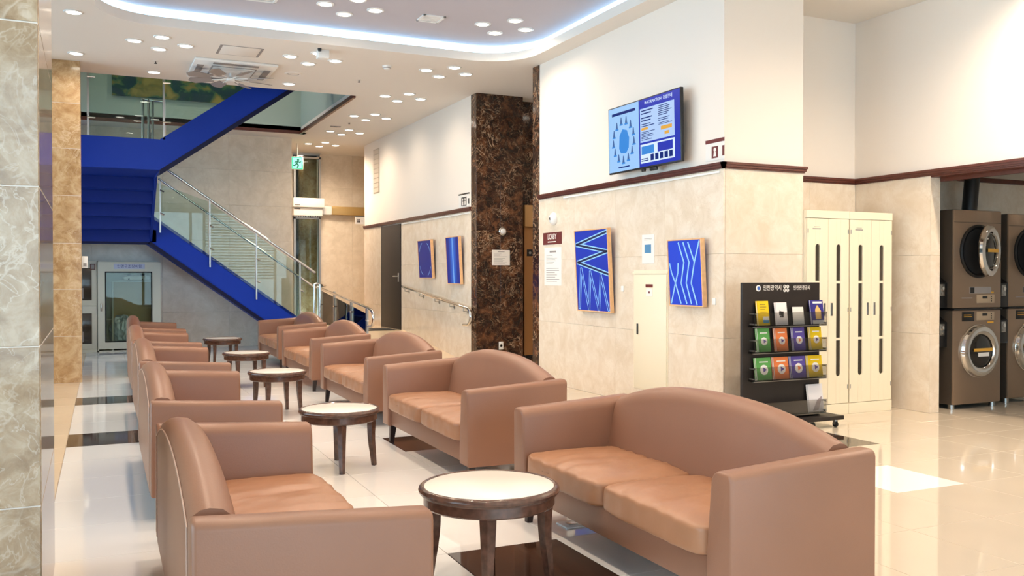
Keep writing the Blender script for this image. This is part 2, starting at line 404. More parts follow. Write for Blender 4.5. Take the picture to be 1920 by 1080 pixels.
clad(w, 'y-', 6.95, 7.33, 11.2, 0, 2.36, 4, 2, M_CREAM)
sbuild(B().box(11.0, .9, 0, 11.2, 7.0, 2.6), 'wall_laundry_end', M_PAINT, 'plain end wall of the laundry room')
sbuild(B().box(7.33, .8, 0, 11.2, .9, 2.6), 'wall_laundry_near', M_PAINT, 'plain near wall of the laundry room')
sbuild(B().box(7.33, .8, 2.4, 11.2, 7.1, 2.5), 'ceiling_laundry', M_CEIL, 'low ceiling of the laundry room')
trim(6, B().box(7.33, 6.91, 2.35, 11.0, 6.95, 2.4), 'black trim at the top of the laundry back wall')
# ---- elevator recess and dark marble pier
p = struct('pillar_dark_marble', 'tall dark brown veined marble pier between the pictures and the lift recess')
B().box(5.02, 11.92, 0, 5.74, 12.4, CZ).build('body', M_DARK, p, False)
clad(p, 'y-', 11.9, 5.0, 5.38, 0, CZ, 1, 4, M_DARK); clad(p, 'y-', 11.9, 5.38, 5.74, 0, CZ, 1, 4, M_DARK)
clad(p, 'x-', 5.0, 11.9, 12.1, 0, CZ, 1, 4, M_DARK)
sbuild(B().box(7.6, 10.19, 0, 7.8, 12.4, CZ), 'wall_lift_end', M_PAINT, 'plain end wall of the lift recess'); sbuild(B().box(5.96, 10.0, 0, 7.8, 10.19, CZ), 'wall_lift_near', M_PAINT, 'plain near side wall of the lift recess')
w = struct('wall_lift', 'dark marble wall of the lift recess beyond the pier')
B().box(5.74, 12.22, 0, 7.6, 12.4, CZ).build('body', M_PAINT, w, False)
clad(w, 'y-', 12.2, 5.74, 7.6, 0, CZ, 3, 4, M_DARK)
# ---- far right wall
w = struct('wall_far_right', 'cream far wall with dark door, pictures and ramp handrail')
B().box(5.02, 12.1, 0, 5.25, 17.73, CZ).build('body', M_PAINT, w, False)
B().box(5.008, 12.1, WZ, 5.03, 17.73, CZ).build('plaster', M_PAINT, w, False)
clad(w, 'x-', 5.0, 12.1, 15.34, 0, WZ, 4, 3, M_CREAM); clad(w, 'x-', 5.0, 16.56, 17.73, 0, WZ, 2, 3, M_CREAM)
trim(7, railX(B(), 5.0, 12.1, 17.73), 'dark brown moulding along the far wall over the door')
sbuild(B().box(4.988, 12.15, 2.215, 5.0, 15.3, 2.23), 'trim_8', M_WHITE, 'thin white picture rail on the far wall')
d = struct('door_1', 'flush dark brown door in the far wall')
B().box(4.99, 15.36, .35, 5.03, 16.54, 2.235, .003).build('leaf', M_DOOR, d)
h = B().cyl((4.985, 15.46, 1.3), (4.93, 15.46, 1.3), .011); h.tube([(4.935, 15.45, 1.3), (4.93, 15.6, 1.3)], .011).box(4.98, 15.435, 1.2, 4.99, 15.485, 1.36, .004); h.build('handle', M_STEEL, d)
# ---- back wall, entrance wall
w = struct('wall_back', 'large pale stone wall behind the blue staircase')
B().box(-3.4, 17.318, 0, 3.47, 19.3, CZ).build('body', M_PAINT, w, False)
clad(w, 'y-', 17.3, -1.13, 3.47, 0, CZ, 4, 6, M_CREAM2)
B().box(-3.4, 17.3, 0, -1.135, 17.32, CZ).build('plaster', M_PAINT, w, False)
w = struct('wall_entrance', 'warm stone wall beside the glazed entrance')
B().box(4.47, 19.318, 0, 8.0, 19.6, CZ).box(3.2, 19.318, 0, 3.9, 19.6, CZ).build('body', M_PAINT, w, False)
clad(w, 'y-', 19.3, 4.47, 6.6, .35, CZ, 3, 5, M_CREAM2)
clad(w, 'y-', 19.3, 3.47, 3.9, .35, CZ, 1, 5, M_CREAM2)
B().box(5.25, 17.6, 0, 7.0, 17.73, CZ).box(7.0, 17.6, 0, 7.1, 19.4, CZ).build('return', M_PAINT, w, False)
sbuild(B().box(3.3, 15.2, -.005, 7.0, 19.32, .35).prism([(12.0, 0), (15.2, .35), (15.2, -.005), (12.0, -.005)], 'x', 3.9, 5.0), 'floor_platform', M_TILEB, 'raised beige platform with ramp along the far wall')
# entrance glazing
e = struct('window_1', 'tall glazed entrance with steel frame under the air curtain')
b = B()
for x in (3.9, 4.43): b.box(x, 19.22, .35, x+.04, 19.3, 3.84)
b.box(3.9, 19.22, 2.52, 4.47, 19.3, 2.60).box(3.9, 19.22, 3.80, 4.47, 19.3, 3.84); b.build('frame', M_STEEL, e)
for (z0, z1) in ((.36, 2.52), (2.6, 3.8)): B().box(3.94, 19.255, z0, 4.43, 19.265, z1).build('pane', M_GLASSG, e, False)
w = struct('wall_vestibule', 'dim vestibule behind the glazed entrance')
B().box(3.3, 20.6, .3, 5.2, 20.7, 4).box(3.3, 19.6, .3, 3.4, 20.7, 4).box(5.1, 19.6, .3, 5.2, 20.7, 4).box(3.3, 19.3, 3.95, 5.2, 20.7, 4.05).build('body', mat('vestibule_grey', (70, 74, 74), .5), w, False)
B().lathe([(0, .35), (.24, .35), (.24, 3.9), (0, 3.9)], 32, (4.42, 20.1, 0)).build('column', M_PILLAR2, w)
# ---- upper stairwell
for nm, bx_, lb in (('back', (-1.6, 16.55, CZ, 3.6, 16.75, 6.7), 'green-lit upper back wall of the stair opening'), ('side', (3.49, 12.85, CZ+.1, 3.65, 16.55, 6.7), 'green-lit upper side wall of the stair opening'), ('outer', (-1.65, 12.7, CZ+.1, -1.5, 16.55, 6.7), 'green-lit upper outer wall of the stair opening'), ('near', (-1.5, 12.6, CZ+.1, 3.6, 12.85, 6.7), 'green-lit upper near wall of the stair opening')): sbuild(B().box(*bx_), 'wall_stairwell_'+nm, M_GREENLIT, lb)
sbuild(B().box(-1.65, 12.6, 6.7, 3.65, 16.8, 6.8), 'ceiling_stairwell', M_CEIL, 'upper ceiling over the stairwell')
trim(9, B().box(-1.5, 16.52, 3.89, 3.49, 16.56, 3.945).box(3.46, 12.85, 3.89, 3.5, 16.53, 3.945), 'black edge trim around the stair opening')
# ---- columns
def column(name, label, x0, x1, y0, y1, zs, m, right=True):
    c = struct(name, label)
    B().box(x0, y0+.018, 0, x1-.018, y1, CZ).build('core', m, c, False)
    clad(c, 'y-', y0, x0, x1, 0, CZ, 1, 1, m, zs=zs, gap=.005, name='slab')
    if right: clad(c, 'x+', x1, y0+.019, y1, 0, CZ, 1, 1, m, zs=zs, gap=.005, name='slab')
    B().box(x0+.002, y0+.0025, 0, x1-.0025, y1-.002, CZ).build('joint_filler', M_PAPER, c, False)
column('column_front', 'large beige-brown marble column beside the near sofa', -.95, -.153, 3.383, 4.55, [0, .533, 1.066, 1.598, 2.14, 2.67, 3.2, CZ], M_PILLAR)
column('column_rear', 'golden beige marble column before the blue stairs', -.95, -.1, 12.2, 13.0, [0, .57, 1.14, 1.7, 2.28, 2.85, 3.4, CZ], M_PILLAR2)
# ---- glazed side and rear walls (daylight)
def glazing_x(name, X, y0, y1, n, label):
    g = struct(name, label); fr = B()
    fr.box(X-.05, y0, 0, X+.05, y1, .12).box(X-.05, y0, 3.8, X+.05, y1, CZ).box(X-.04, y0, 2.5, X+.04, y1, 2.58)
    for k in range(n+1):
        y = y0+(y1-y0)*k/n; fr.box(X-.05, y-.04, 0, X+.05, y+.04, CZ)
    fr.build('frame', M_STEEL, g, False)
    for k in range(n):
        a = y0+(y1-y0)*k/n+.04; c = y0+(y1-y0)*(k+1)/n-.04
        for (z0, z1) in ((.12, 2.5), (2.58, 3.8)): B().box(X-.006, a, z0, X+.006, c, z1).build('pane', M_GLASSW, g, False)
glazing_x('window_2', -1.7, -4.2, 16.5, 13, 'long glazed street front with steel mullions')
sbuild(B().box(-1.8, 16.5, 0, -1.6, 17.4, CZ).box(-1.8, -5.2, 0, -1.6, -4.2, CZ), 'wall_left', M_PAINT, 'plain end pieces of the street front')
g = struct('window_3', 'rear glazed wall with steel mullions'); fr = B()
xs = [-1.7, 0, 1.9, 3.5, 4.0, 6.7, 7.2]
fr.box(-1.7, -5.05, 0, 7.2, -4.95, .12).box(-1.7, -5.05, 3.75, 7.2, -4.95, CZ)
for x in xs: fr.box(x-.05, -5.05, 0, x+.05, -4.95, CZ)
fr.build('frame', M_STEEL, g, False)
for a, c in zip(xs, xs[1:]): B().box(a+.05, -5.006, .12, c-.05, -4.994, 3.75).build('pane', M_GLASSW, g, False)
# ================================================================== SOFAS
SW, SD = 1.84, .685       # width, depth
AT, AZ, LZ = .135, .62, .135
def pnorm_box(sx, sy, sz, cuts=18, p=9., crown=.02, wrinkle=.0, seed=0.):
    t = bmesh.new(); bmesh.ops.create_cube(t, size=2); bmesh.ops.subdivide_edges(t, edges=t.edges, cuts=cuts, use_grid_fill=True)
    for v in t.verts:
        c = v.co; n = (abs(c.x)**p+abs(c.y)**p+abs(c.z)**p)**(1/p)
        q = c/n; x, y, z = q.x*sx/2, q.y*sy/2, q.z*sz/2
        if q.z > .2:
            f = max(0, 1-abs(q.x)**3)*max(0, 1-abs(q.y)**3); z += crown*f
            if wrinkle:
                e = max(0., 1-abs(q.y)*.6)
                z += wrinkle*e*(.5-abs(noise.noise(Vector((x*4+y*3+seed, y*15-x*5, seed))))*2.2+.5*noise.noise(Vector((x*9+y*6, y*26+seed, seed))))
        if q.x < -.5 and wrinkle: x += wrinkle*.9*noise.noise(Vector((y*14+seed, z*10, 3)))
        v.co = (x, y, z)
    return t
def make_sofa():
    # local frame: front at x=0 facing -X, back at x=SD, width along Y
    root = bpy.data.objects.new('sofa', None); COL.objects.link(root); OFF[root.name] = Vector((0, 0, 0))
    hw = SW/2
    B().box(.03, -hw+AT-.01, LZ, SD-.06, hw-AT+.01, .275, .012).build('base', M_LEATHER, root)
    for s in (-1, 1):
        # arm section (y,z): outside upright, inside slightly slanted, rounded top
        pts = [(0, LZ), (0, AZ-.028)]
        pts += [(.028-.028*math.cos(R(a)), AZ-.028+.028*math.sin(R(a))) for a in (30, 60, 90)]
        r2 = .05; tw = AT-.012
        pts += [(tw-r2+r2*math.sin(R(a)), AZ-r2+r2*math.cos(R(a))) for a in (0, 22, 45, 68, 90)]
        pts += [(AT+.012, .30), (AT+.015, LZ)]
        pts = [(s*(hw-q[0]), q[1]) for q in pts]
        q = B().prism(pts, 'x', 0, SD, .014, 3)
        for v in q.bm.verts:                                   # arm tops rise slightly towards the back
            if v.co.z > .4: v.co.z += -.018+.04*v.co.x/SD
        q.build('arm', M_LEATHER, root)
    # arched back, lofted between the arms
    bb = B(); n = 36; wi = hw-AT+.004; rings = []
    for k in range(n+1):
        t = -1+2*k/n; y = t*wi
        zt = AZ+.026+.112*max(0., 1-abs(t)**2.3)
        sec = [(SD, LZ), (SD, zt-.05), (SD-.012, zt-.02), (SD-.035, zt-.004), (SD-.06, zt), (SD-.095, zt-.006), (SD-.125, zt-.03), (SD-.14, zt-.07), (SD-.165, zt-.2), (SD-.195, .33), (SD-.20, LZ)]
        rings.append([bb.bm.verts.new((x, y, z)) for x, z in sec])
    for A, Q in zip(rings, rings[1:]):
        for k in range(len(A)): bb.bm.faces.new((A[k], A[(k+1) % len(A)], Q[(k+1) % len(A)], Q[k]))
    bb.bm.faces.new(rings[0]); bb.bm.faces.new(rings[-1][::-1]); bmesh.ops.recalc_face_normals(bb.bm, faces=bb.bm.faces)
    bk = bb.build('backrest', M_LEATHER, root)
    path = []
    for k in range(n+1):
        t = -1+2*k/n; zt = AZ+.026+.112*max(0., 1-abs(t)**2.3)
        path.append((SD+.001, t*(wi+.0), zt-.047))
    path = [(SD+.001, -wi-.004, LZ+.02), (SD+.001, -wi-.004, .4)]+path+[(SD+.001, wi+.004, .4), (SD+.001, wi+.004, LZ+.02)]
    B().tube(path, .003, 6).build('piping', M_PIPE, bk)
    cwid = (SW-2*AT-.035)/2
    for s in (-1, 1):
        t = pnorm_box(.545, cwid, .125, 22, 9, .018, .010, 3.3+s)
        q = B(); q._merge(t); bmesh.ops.translate(q.bm, verts=q.bm.verts, vec=(.255, s*(cwid/2+.004), .325))
        q.build('seat_cushion', M_SEAT, root)
    for x in (.06, SD-.06):
        for y in (-hw+.09, hw-.09):
            fx = -.012 if x < .3 else .012
            B().tube([(x+fx, y, 0), (x, y, LZ+.01)], [.022, .034], 4, sq=True).build('leg', M_LEG, root, False)
    return root
proto = make_sofa()
ord5 = ['nearest the camera', 'second from the camera', 'third from the camera', 'fourth from the camera', 'farthest from the camera']
RS = [(2.035, 3.44), (2.08, 5.98), (2.15, 8.42), (2.24, 10.98), (2.38, 13.7)]
LS = [(.935, 3.44), (.975, 5.98), (1.03, 8.42), (1.07, 10.85), (1.15, 13.5)]
first = True
for k, (x, y) in enumerate(RS):
    o = proto if first else copy_tree(proto); first = False
    o.location = (x, y, 0); o.rotation_euler = (0, 0, -.012)
    tag(o, 'tan leather sofa with arched back showing its seat cushions, picture-wall row, '+ord5[k], 'sofa', 'row of sofas on the picture wall side')
for k, (x, y) in enumerate(LS):
    o = copy_tree(proto); o.location = (x, y, 0); o.rotation_euler = (0, 0, math.pi-.012)
    tag(o, 'tan leather sofa seen from behind its arched back, column-side row, '+ord5[k], 'sofa', 'row of sofas on the marble column side')

# ================================================================== TABLES
def make_table():
    root = bpy.data.objects.new('side_table', None); COL.objects.link(root); OFF[root.name] = Vector((0, 0, 0))
    H = .403; r = .305
    B().lathe([(0, H-.016), (r-.025, H-.016), (r-.025, H-.0015), (r-.029, H), (0, H)], 64).build('table_top', M_TOP, root)
    B().lathe([(r-.0245, H-.03), (r-.0245, H+.001), (r-.019, H+.004), (r-.012, H+.002), (r-.004, H-.004), (r, H-.014), (r-.003, H-.024), (r-.010, H-.028), (r-.012, H-.034), (r-.0245, H-.034)], 64).build('rim', M_WALNUT, root)
    B().lathe([(r-.055, H-.034), (r-.022, H-.034), (r-.022, H-.075), (r-.028, H-.082), (r-.055, H-.082), (r-.055, H-.034)], 64).build('apron', M_WALNUT, root)
    for k in range(4):
        a = R(45+90*k); p = []; rr = []
        for i in range(9):
            t = i/8; rad = .245-.006*math.sin(math.pi*min(1, t*1.3))+.016*t**3
            p.append((rad*math.cos(a), rad*math.sin(a), (H-.04)*(1-t))); rr.append(.036-.016*t)
        B().tube(p, rr, 4, sq=True).build('leg', M_WALNUT, root)
    return root
tp = make_table()
TP = [(1.552, 3.553, 20), (1.53, 6.05, 35), (1.60, 8.68, 12), (1.66, 10.95, 10), (1.727, 13.6, 8)]
for k, (x, y, a) in enumerate(TP):
    o = tp if k == 0 else copy_tree(tp); o.location = (x, y, 0); o.rotation_euler = (0, 0, R(a)); o.scale = (1, 1, 1) if k == 0 else (.9, .9, 1)
    tag(o, 'round dark walnut side table with cream top between the sofas, '+ord5[k], 'table', 'round side tables between the sofa rows')

# ================================================================== STAIRCASE
st = thing('staircase', 'blue steel staircase with glass railings and stepped underside', 'staircase', (.9, 15.9, 0))
XC, YF, YB = .88, 13.5, 15.9
S1 = .725                                                # pitch of the lower flight
zt = lambda x: 2.29-S1*(x-.94)
zb = lambda x: 1.868-S1*(x-.89)
XE = 3.52
poly = [(XC, zb(XC)), (XC, zt(XC)), (XE, zt(XE)), (XE, .35), (2.98, .35)]
for (y, nm) in ((YB, 'lower_stringer'), (17.24, 'lower_stringer')):
    B().prism(poly, 'y', y, y+.05).build(nm, M_BLUE, st, False)
# soffit of the lower flight, treads and risers
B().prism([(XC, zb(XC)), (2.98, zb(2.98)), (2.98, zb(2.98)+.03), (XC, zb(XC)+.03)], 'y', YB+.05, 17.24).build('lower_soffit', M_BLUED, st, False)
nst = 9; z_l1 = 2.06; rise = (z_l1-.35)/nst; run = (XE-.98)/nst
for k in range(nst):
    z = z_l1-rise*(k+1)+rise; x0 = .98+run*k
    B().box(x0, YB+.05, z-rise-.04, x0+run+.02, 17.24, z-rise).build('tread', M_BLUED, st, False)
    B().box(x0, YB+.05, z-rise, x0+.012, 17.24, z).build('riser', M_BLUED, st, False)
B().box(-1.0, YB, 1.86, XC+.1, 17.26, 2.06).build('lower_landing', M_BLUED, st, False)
# middle flight rising towards the viewer: stepped underside
YM = 14.52; nm_ = 5; r2 = (3.0-2.06)/nm_; rn = (YB-YM)/nm_
for k in range(nm_):
    y1 = YB-rn*k; y0 = y1-rn; z0 = 1.86+r2*k
    B().box(-1.0, y0-.01, z0+r2-.0, XC, y1+.0, z0+r2+.05).build('tread', M_BLUED, st, False)
    B().box(-1.0, y1-.02, z0, XC, y1, z0+r2+.05).build('riser', M_BLUED, st, False)
B().prism([(YB+.02, 1.86), (YB+.02, 2.30), (YM-.02, 3.22), (YM-.02, 2.79)], 'x', XC, XC+.035).build('middle_stringer', M_BLUED, st, False)
# upper landing with its fascia and the top flight
B().box(-1.0, YF+.04, 2.80, XC+.02, YM, 3.02).build('upper_landing', M_BLUED, st, False)
B().box(-1.0, YF, 2.785, XC, YF+.05, 3.21).build('fascia', M_BLUE, st, False)
S3 = .715
zt3 = lambda x: 3.20+S3*(x-XC)
zb3 = lambda x: 2.785+S3*(x-XC)
for y in (YF, YM-.05):
    B().prism([(XC, 2.785), (XC, 3.205), (3.2, zt3(3.2)), (3.2, zb3(3.2))], 'y', y, y+.05).build('upper_stringer', M_BLUE, st, False)
B().prism([(XC, 2.77), (3.2, zb3(3.2)-.015), (3.2, zb3(3.2)+.015), (XC, 2.80)], 'y', YF+.05, YM-.05).build('upper_soffit', M_BLUED, st, False)
n3 = 9
for k in range(n3):
    x0 = XC+.05+k*.25; z = 3.02+.179*(k+1)
    B().box(x0, YF+.05, z-.04, x0+.27, YM-.05, z).build('tread', M_BLUED, st, False)
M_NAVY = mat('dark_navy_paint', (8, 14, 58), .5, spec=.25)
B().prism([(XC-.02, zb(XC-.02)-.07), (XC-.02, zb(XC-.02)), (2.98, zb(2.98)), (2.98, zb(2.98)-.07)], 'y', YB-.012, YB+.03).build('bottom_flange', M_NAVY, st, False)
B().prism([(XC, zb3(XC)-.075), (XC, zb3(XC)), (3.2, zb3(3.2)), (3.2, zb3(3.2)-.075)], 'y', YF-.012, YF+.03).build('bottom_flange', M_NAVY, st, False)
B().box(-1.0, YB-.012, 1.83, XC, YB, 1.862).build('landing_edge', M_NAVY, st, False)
# railings: glass, posts, tube rails
def rail(nm, path, r=.019): return B().tube(path, r, 12).build(nm, M_CHROME, st)
gy = YB-.01
hr = lambda x: 3.026-.695*(x-1.191)        # top rail of lower flight (upper line)
lr = lambda x: 2.904-.702*(x-1.026)
rail('handrail', [(1.13, gy+1.1, hr(1.13)+.0), (1.13, gy+1.1, hr(1.13)+.0)] if False else [(1.15, gy-.02, hr(1.15)), (3.585, gy-.02, hr(3.585))], .021)
rail('handrail', [(1.02, gy+.03, lr(1.02)), (3.56, gy+.03, lr(3.56)), (3.62, gy+.03, lr(3.62)+.02), (3.7, gy+.03, 1.13)], .016)
for (a, c) in ((.95, 1.80), (1.83, 2.56), (2.59, 3.31)):
    B().prism([(a, zt(a)-.05), (c, zt(c)-.05), (c, min(hr(c)-.05, 2.85)), (a, min(hr(a)-.05, 2.85))], 'y', gy+.0, gy+.012).build('glass_panel', M_GLASSG, st, False)
for x in (1.04, 1.818, 2.577, 3.322):
    pb = B().box(x-.011, gy-.028, zt(x)-.2, x+.011, gy-.008, hr(x) if x > 1.1 else 2.86).build('post', M_STEEL, st, False)
    q = B()
    for zz in (zt(x)+.12, zt(x)+.5): q.cyl((x, gy-.04, zz), (x+.06, gy-.04, zz-.03), .012, 8)
    q.build('glass_clamp', M_CHROME, pb)
for x in (3.58, 3.68): B().cyl((x, gy+.02, .35), (x, gy+.02, 1.16), .021, 12).build('newel_post', M_CHROME, st)
rail('rail_bend', [(3.56, gy+.03, 1.15), (3.62, gy+.02, 1.165), (3.70, gy+.05, 1.15), (3.84, gy+.3, 1.13), (3.87, gy+.9, 1.10)], .019)
# landing and top flight railing
for (a, c) in ((-.02, .93),):
    B().box(a, YF+.02, 3.2, c, YF+.032, 4.2).build('glass_panel', M_GLASSG, st, False)
B().prism([(.97, zt3(.97)-.02), (3.1, zt3(3.1)-.02), (3.1, zt3(3.1)+.85), (.97, zt3(.97)+.85)], 'y', YF+.02, YF+.032).build('glass_panel', M_GLASSG, st, False)
for x in (-.02, .94):
    pb = B().box(x-.014, YF-.0, 3.212, x+.014, YF+.03, 4.25).build('post', M_STEEL, st, False)
    q = B()
    for zz in (3.45, 4.0): q.cyl((x-.01, YF-.01, zz), (x+.09, YF-.01, zz), .014, 8)
    q.build('glass_clamp', M_CHROME, pb)
rail('handrail', [(-1.0, YF+.03, 4.27), (XC+.05, YF+.03, 4.27), (3.1, YF+.03, zt3(3.1)+1.0)], .021)
# inner railing of the middle flight
for y, z in ((YM+.1, 3.0), (15.2, 2.6)): B().cyl((XC-.02, y, z), (XC-.02, y, z+.95), .018, 10).build('inner_post', M_STEEL, st)
for y in (YM+.05,):
    for x in (.72, .80): B().cyl((x, y, 3.0), (x, y, 3.95), .02, 10).build('inner_post', M_STEEL, st)
rail('inner_rail', [(.70, YM+.05, 3.95), (1.0, YM+.05, 3.93)], .018)

# ---- ramp railing
rr_ = thing('ramp_railing', 'steel tube railing with glass infill along the ramp', 'railing', (3.92, 15.0, 0))
rz = lambda y: .72+.103*(y-13.45)
rp = [(3.92, 17.0, 1.085), (3.92, 13.62, rz(13.62)+.06)]
rp += [(3.92, 13.55-.16*math.sin(R(a)), (rz(13.55)+.05)-.13+.13*math.cos(R(a))) for a in range(0, 181, 20)]+[(3.92, 13.68, rz(13.55)-.21)]
B().tube(rp, .022, 12).build('handrail', M_CHROME, rr_)
for y in (16.9, 15.85, 14.7, 13.75):
    zf = .35 if y > 15.2 else .35*(y-12.0)/3.2
    pz = B().box(3.905, y-.03, zf, 3.935, y+.03, rz(y)+.06).build('post', M_STEEL, rr_, False)
    B().cyl((3.90, y-.03, zf+.42), (3.90, y-.12, zf+.42), .014, 8).build('glass_clamp', M_CHROME, pz)
for (a, c) in ((15.9, 16.85), (14.75, 15.8), (13.8, 14.65)):
    f = lambda y: .35 if y > 15.2 else .35*(y-12.0)/3.2
    B().prism([(a, f(a)+.06), (c, f(c)+.06), (c, rz(c)-.04), (a, rz(a)-.04)], 'x', 3.915, 3.925).build('glass_panel', M_GLASS, rr_, False)
# ---- wall handrail
wr = thing('wall_handrail', 'steel handrail sloping along the far wall under the two pictures', 'handrail', (5.0, 13.5, 0))
wz = lambda y: .85+.093*(y-12.175)
pp = [(4.985, 15.2, wz(15.1)), (4.94, 15.1, wz(15.1)), (4.92, 15.0, wz(15.0)), (4.92, 12.1, wz(12.1))]
pp += [(4.92, 12.05-.13*math.sin(R(a)), wz(12.05)-.12+.12*math.cos(R(a))) for a in range(15, 181, 15)]+[(4.92, 12.2, wz(12.05)-.245)]
B().tube(pp, .02, 12).build('rail', M_CHROME, wr)
for y in (14.9, 14.15, 13.4, 12.75, 12.2):
    B().tube([(4.92, y, wz(y)-.01), (4.92, y, wz(y)-.06), (4.99, y, wz(y)-.07)], .008, 8).lathe([(0, 0), (.03, 0), (.03, .008), (0, .008)], 14, (4.999, y, wz(y)-.07), 'x').build('bracket', M_STEEL, wr)
tag(B().box(4.15, 15.22, .35, 4.85, 15.8, .362, .004).build('floor_mat', M_RUBBER), 'dark rubber mat on the platform before the dark door', 'mat')
# ================================================================== TELEVISION
tv = thing('television', 'wall-mounted television showing a blue hotel information page', 'television', matrix=wallX(4.935, 7.51, 2.36, R(1.2)))
W, H = .64, .685
rect(B(), -W, 0, W, H, -.035, 0, .006).build('housing', M_BLACK, tv)
rect(B(), -.25, .12, .25, .56, -.11, -.035).build('wall_bracket', M_BLACK, tv)
b = B(); rect(b, -.04, -.028, .01, 0, -.03, -.005, .005); rect(b, .10, -.035, .22, 0, -.03, -.005, .01); b.build('sensor_bar', M_BLACK, tv)
SCR = 1.0
e_lb = emit('screen_pale_blue', (150, 190, 232), SCR, .12); e_in = emit('screen_indigo', (44, 56, 168), SCR, .12); e_mid = emit('screen_mid_blue', (60, 130, 205), SCR, .12)
e_wh = emit('screen_white', (205, 222, 242), SCR, .12); e_nv = emit('screen_navy', (22, 40, 110), SCR, .12); e_or = emit('screen_orange', (214, 160, 70), SCR, .12); e_pp = emit('screen_panel', (168, 194, 232), SCR, .12)
bz = .012
sc_l = rect(B(), -W+bz, bz+.004, -.06, H-bz, 0, .0015).build('screen_left', e_lb, tv, False)
sc_r = rect(B(), -.055, bz+.004, W-bz, H-bz, 0, .0015).build('screen_right', e_in, tv, False)
text('INFORMATION  층별안내', .042, e_wh, sc_r, .28, H-.052, .002)
rect(B(), -.035, .255, .54, H-.10, .0015, .0022).build('info_panel', e_pp, sc_r, False)
rect(B(), -.035, .05, .54, .235, .0015, .0022).build('lower_panel', e_wh, sc_r, False)
b = B(); rnd = random.Random(3)
for (v0, v1, rows) in ((.52, .575, 2), (.45, .505, 2), (.40, .44, 2), (.27, .36, 6)): bars(b, -.015, .22, v0, v1, rows, .0023, .4, .5, rnd)
for (v0, v1, rows) in ((.47, .575, 6), (.42, .455, 2), (.385, .41, 2)): bars(b, .28, .51, v0, v1, rows, .0023, .4, .4, rnd)
bars(b, -.02, .12, .065, .10, 2, .0023, .5, .2, rnd)
b.build('small_print', e_nv, sc_r, False)
b = B(); rect(b, -.015, .372, .10, .396, .0023, .003); rect(b, .32, .335, .50, .37, .0023, .003); rect(b, .38, .285, .45, .315, .0023, .003); b.stuff = True; b.build('orange_marks', e_or, sc_r, False)
rect(B(), -.015, .135, .20, .215, .0022, .003).build('left_button', e_mid, sc_r, False)
rect(B(), .26, .135, .51, .22, .0022, .003).build('right_button', e_in, sc_r, False)
b = B()
for k in range(5): rect(b, .14+k*.078, .065, .195+k*.078, .125, .0022, .003)
b.stuff = True; b.build('pictogram_squares', e_nv, sc_r, False)
b = B(); bars(b, -.56, -.12, .585, .625, 1, .002, .7, 0); b.build('heading_line', e_nv, sc_l, False)
b = B(); c = B()
for k in range(13):
    a = R(90-k*360/13+12); u = -.345+.195*math.cos(a); v = .335+.20*math.sin(a)
    b.prism([(u-.02, v-.035), (u+.02, v-.035), (u+.008, v+.03), (u-.006, v+.035)], 'z', .0016, .0024)
    rect(c, u-.03, v-.05, u+.03, v-.034, .0016, .0022)
b.stuff = c.stuff = True; b.build('landmark_drawings', emit('screen_slate', (70, 100, 150), SCR, .12), sc_l, False); c.build('landmark_captions', e_mid, sc_l, False)
b = B(); b.prism([(-.43, .25), (-.40, .20), (-.30, .19), (-.25, .24), (-.24, .34), (-.28, .42), (-.36, .44), (-.42, .38)], 'z', .0016, .0022); b.build('map_shape', e_mid, sc_l, False)
b = B(); bars(b, -.45, -.24, .045, .065, 1, .002, .6, 0); b.build('footer_line', e_nv, sc_l, False)

# ================================================================== WALL SIGNS AND PAPERS
def sign(name, label, cat, mtx, w, h, m, th=.006, group=None):
    t = thing(name, label, cat, matrix=mtx, group=group); rect(B(), -w/2, -h/2, w/2, h/2, 0, th, .001).build('plate', m, t, False); return t
t = sign('lobby_sign', 'maroon LOBBY sign on the cream marble beside the dark marble edge', 'sign', wallX(5.05, 9.65, 1.757), .475, .145, M_MAROON)
text('LOBBY', .095, M_PAPER, t, 0, .018, .007, xs=.8); b = B(); bars(b, -.11, .1, -.05, -.032, 1, .0065, .6, 0); b.build('small_print', M_PAPER, t, False)
def notice(name, label, mtx, w, h, seed, rows=14, m=M_PAPER):
    t = sign(name, label, 'notice', mtx, w, h, m, .002); r = random.Random(seed); b = B()
    bars(b, -w*.18, w*.2, h*.36, h*.42, 1, .0022, .8, 0, r); bars(b, -w*.38, w*.38, h*.06, h*.3, max(3, rows//2), .0022, .22, .6, r); bars(b, -w*.38, w*.38, -h*.42, -h*.02, rows//2, .0022, .25, .4, r)
    b.build('print', M_GREYINK, t, False); return t
notice('regulations_notice', 'tall printed notice under the maroon LOBBY sign', wallX(5.05, 9.64, 1.418), .44, .46, 1)
t = sign('exit_direction_sign', 'white pictogram sign with maroon bar beside the television', 'sign', wallX(5.058, 6.535, 2.43), .27, .19, M_PAPER, .004)
rect(B(), -.135, .062, .135, .095, .004, .006).build('maroon_bar', M_MAROON, t, False)
b = B(); rect(b, -.045, -.075, .045, .03, .004, .005, .0); b.build('pictogram_square', M_MAROON, t, False)
b = B(); b.lathe([(0, 0), (.018, 0), (.018, .001), (0, .001)], 16, (0, 0, .005)); b.prism([(-.02, -.06), (.02, -.06), (.012, -.02), (-.012, -.02)], 'z', .005, .006); b.build('person_pictogram', M_PAPER, t, False)
rect(B(), .105, -.065, .135, .025, .004, .006).build('side_tab', M_MAROON, t, False)
t = sign('lift_sign', 'small lift pictogram sign on the upper far wall by the pier', 'sign', wallX(5.008, 12.38, 2.42), .42, .19, M_PAPER, .005)
rect(B(), -.21, .085, .21, .105, .004, .008).build('top_bar', M_BLACK, t, False)
b = B(); rect(b, -.10, -.08, .10, .05, .005, .006); b.build('pictogram_square', M_BLACK, t, False)
b = B()
